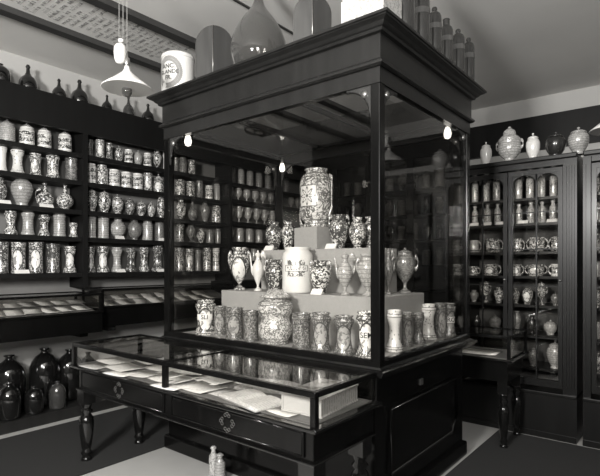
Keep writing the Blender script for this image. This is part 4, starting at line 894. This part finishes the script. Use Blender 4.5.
for k in range(2): xx = x2+.01+k*.035; pl.box(xx, xx+.012, CY-.036, CY-.025, .46, 2.34)
q2(pl, 'pilaster', WOODC)
KY = CY+.15
cg = 'glass phials in the right cabinet'
row_on_y([(475, 3.6, 171, 'phial', 'phial'), (486, 3.9, 170, 'phial', 'phial'), (496.5, 3.9, 169, 'phial', 'phial'), (518.5, 4.1, 172, 'phial', 'phial'), (530, 4.2, 171, 'phial', 'phial'), (541.5, 4, 170, 'phial', 'phial'), (553.5, 4.2, 168, 'phial', 'phial')], SHC[0], KY, 'top shelf of right cabinet', cg)
row_on_y([(475, 3.4, 206, 'phial', 'phial'), (487.5, 3.6, 204, 'phial', 'phial'), (497.5, 3.7, 203, 'phial', 'phial'), (519, 3.6, 204, 'phial', 'phial'), (531, 3.9, 202, 'phial', 'phial'), (542, 4, 201.5, 'phial', 'phial'), (553, 4, 200, 'phial', 'phial')], SHC[1], KY, 'second shelf of right cabinet', cg)
cg = 'handled pots in the right cabinet'
row_on_y([(474, 5.5, 240.5, 'mug', 'bands'), (493, 7.6, 239, 'mug', 'scroll'), (517, 5.5, 239, 'mug', 'scroll'), (537, 8.2, 237.5, 'posset', 'scroll'), (557, 6, 237, 'mugleft', 'scroll')], SHC[2], KY, 'third shelf of right cabinet', cg)
row_on_y([(473, 5.5, 266.5, 'mug', 'scroll'), (491, 7.6, 264, 'mug', 'panel'), (516, 5.6, 264.5, 'mug', 'panel'), (536, 8.6, 264.5, 'posset', 'panel'), (557, 6, 264, 'mugleft', 'banner')], SHC[3], KY, 'fourth shelf of right cabinet', cg)
cg = 'vases in the right cabinet'
row_on_y([(474, 4.6, 290, 'vase', 'grey'), (486, 4.4, 281, 'urn_lid', 'scroll'), (499, 5.2, 287, 'vase', 'scroll'), (515, 4.6, 288, 'vase', 'dense'), (527.5, 5.4, 287.5, 'vase', 'panel'), (541.5, 4.8, 281.5, 'urn_lid', 'scroll'), (555.5, 4.6, 292, 'ovoid_lid', 'grey')], SHC[4], KY, 'fifth shelf of right cabinet', cg)
row_on_y([(477, 4, 315, 'globe', 'dark'), (495, 6, 314, 'bowl_lid', 'grey'), (516.5, 4.6, 311, 'vase', 'grey'), (532, 4.6, 316, 'globe', 'dark'), (550.5, 6.6, 320, 'bowl_lid', 'bands')], SHC[5], KY, 'sixth shelf of right cabinet', cg)
row_on_y([(533, 5, 348, 'vase', 'grey'), (555.5, 8.5, 340, 'ovoid_lid', 'bands')], SHC[6], KY, 'bottom shelf of right cabinet', cg)
for px, k, lab in ((474, 1, 'leftmost on second shelf'), (486.5, 1, 'before the second phial of second shelf'), (500.5, 1, 'left of the cabinet stile, second shelf'), (523, 1, 'right of the cabinet stile, second shelf'), (552, 1, 'rightmost on second shelf')):
    t, x = ony(px, CY+.08); card((x, CY+.085, SHC[k]), .085, 0, 'white name card in right cabinet, '+lab, .03)
row_on_y([(596, 4, 175, 'vase', 'scroll')], SHC[0], KY, 'top shelf of cut-off right cabinet', 'jars in the cut-off cabinet')
for k, (top, kd) in enumerate(((203, 'canister'), (234, 'vase'), (262, 'canister'), (290, 'vase'), (322, 'canister'), (352, 'vase'))):
    row_on_y([(597, 5, top, kd, ('bands', 'scroll')[k % 2])], SHC[k+1], KY, '%s shelf of cut-off right cabinet' % ORD[k+1], 'jars in the cut-off cabinet')
for px, hw, top, kd, m, lab in ((486, 5.6, 142, 'ovoid_lid', 'plain', 'small white lidded urn, leftmost atop the right cabinet'), (509.5, 12, 126.5, 'pierced', 'bands', 'large pierced white lidded urn atop the right cabinet'),
                                (533, 6.6, 133, 'ovoid_lid', 'plain', 'small white lidded jar between the pierced urn and dark jar'), (555.5, 9.6, 132, 'ovoid_lid', 'dark', 'dark glazed lidded jar atop the right cabinet'),
                                (578.5, 9.6, 127, 'ovoid_lid', 'bands', 'patterned pale ginger jar atop the right cabinets, rightmost')):
    t, x = ony(px, CY+.12); vessel(kd, m, (x, CY+.12, CT), hw/F*t, zz(top, t)-CT, lab, 'jars on top of the right cabinets')

# ------------------------------------------------------------------ small desk case beside the showcase
dc = thing('table_case', 'small glazed table case on turned legs before the right cabinet', 'display case')
DX0, DX1, DY0, DY1 = -2.25, -1.13, 4.07, 4.59
B(DX0+.04, DX1-.03, DY0+.03, DY1-.03, .55, .72).build('drawer_frame', WOOD, dc)
B(DX0, DX1+.015, DY0-.015, DY1+.01, .718, .738).build('ledge', LEDGE, dc, .005)
B(DX0+.03, DX1-.03, DY0+.03, DY1-.03, .738, .742).build('lining', BED, dc)
frame_glass(dc, DX0, DX1, DY0, DY1, .738, .93, .025)
for (x, y) in ((DX0+.07, DY0+.07), (DX1-.07, DY0+.07), (DX0+.07, DY1-.07), (DX1-.07, DY1-.07)): turned_leg(dc, x, y, .55)
sheet(-1.45, 4.28, .7425, .34, .24, .05, 'large white sheet inside the small table case', CARD)
sheet(-1.85, 4.30, .7425, .26, .22, -.1, 'second sheet inside the small table case, behind the showcase', PAPER)

# ------------------------------------------------------------------ tall cabinets on the far wall behind the showcase
def far_cab(x0, x1, lab):
    t = thing('far_wall_cabinet', lab, 'cabinet', ((x0+x1)/2, 6.4, 0), 0, 'tall cabinets on the far wall'); off = Vector(t.location)
    def q(mb, n, m=WOODS, par=None): mb.v = [tuple(Vector(v)-off) for v in mb.v]; return mb.build(n, m, par or t)
    y0, y1 = 6.12, 6.58
    q(B(x0, x1, y0, y1, 0, .8), 'base'); q(B(x0, x0+.04, y0, y1, .8, 3.2), 'side_panel'); q(B(x1-.04, x1, y0, y1, .8, 3.2), 'side_panel')
    q(B(x0+.04, x1-.04, y1-.02, y1, .8, 3.2), 'back_board', BACKC); q(B(x0, x1, y0-.04, y1, 3.2, 3.34), 'cornice')
    for z in (1.15, 1.5, 1.85, 2.2, 2.55): q(B(x0+.04, x1-.04, y0+.08, y1-.02, z-.02, z), 'shelf_board', WOODC)
    n = 2; w_ = (x1-x0-.08)/n
    for i in range(n):
        a_ = x0+.04+i*w_; b_ = a_+w_; d = MB(); s_ = .05
        d.box(a_, a_+s_, y0-.01, y0+.02, .82, 3.18); d.box(b_-s_, b_, y0-.01, y0+.02, .82, 3.18); d.box(a_+s_, b_-s_, y0-.01, y0+.02, .82, .9); d.box(a_+s_, b_-s_, y0-.01, y0+.02, 2.95, 3.18)
        dd = q(d, 'door', WOODC); q(B(a_+s_, b_-s_, y0+.004, y0+.008, .9, 2.95), 'pane', GLASSC, dd)
    return t
far_cab(-4.90, -3.62, 'tall dark cabinet in the far left corner behind the showcase')
far_cab(-3.60, -2.40, 'tall dark cabinet on the far wall, right of the corner one')
k = 0
for x0, nm in ((-4.80, 'corner far cabinet'), (-3.50, 'right-hand far cabinet')):
    for z, nz in ((2.55, 'highest'), (2.2, 'second'), (1.85, 'third'), (1.5, 'fourth')):
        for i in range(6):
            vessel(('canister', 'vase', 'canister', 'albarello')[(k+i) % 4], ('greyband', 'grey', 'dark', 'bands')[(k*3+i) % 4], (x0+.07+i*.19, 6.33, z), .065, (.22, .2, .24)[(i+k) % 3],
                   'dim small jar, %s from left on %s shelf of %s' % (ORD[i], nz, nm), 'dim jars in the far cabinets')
        k += 1
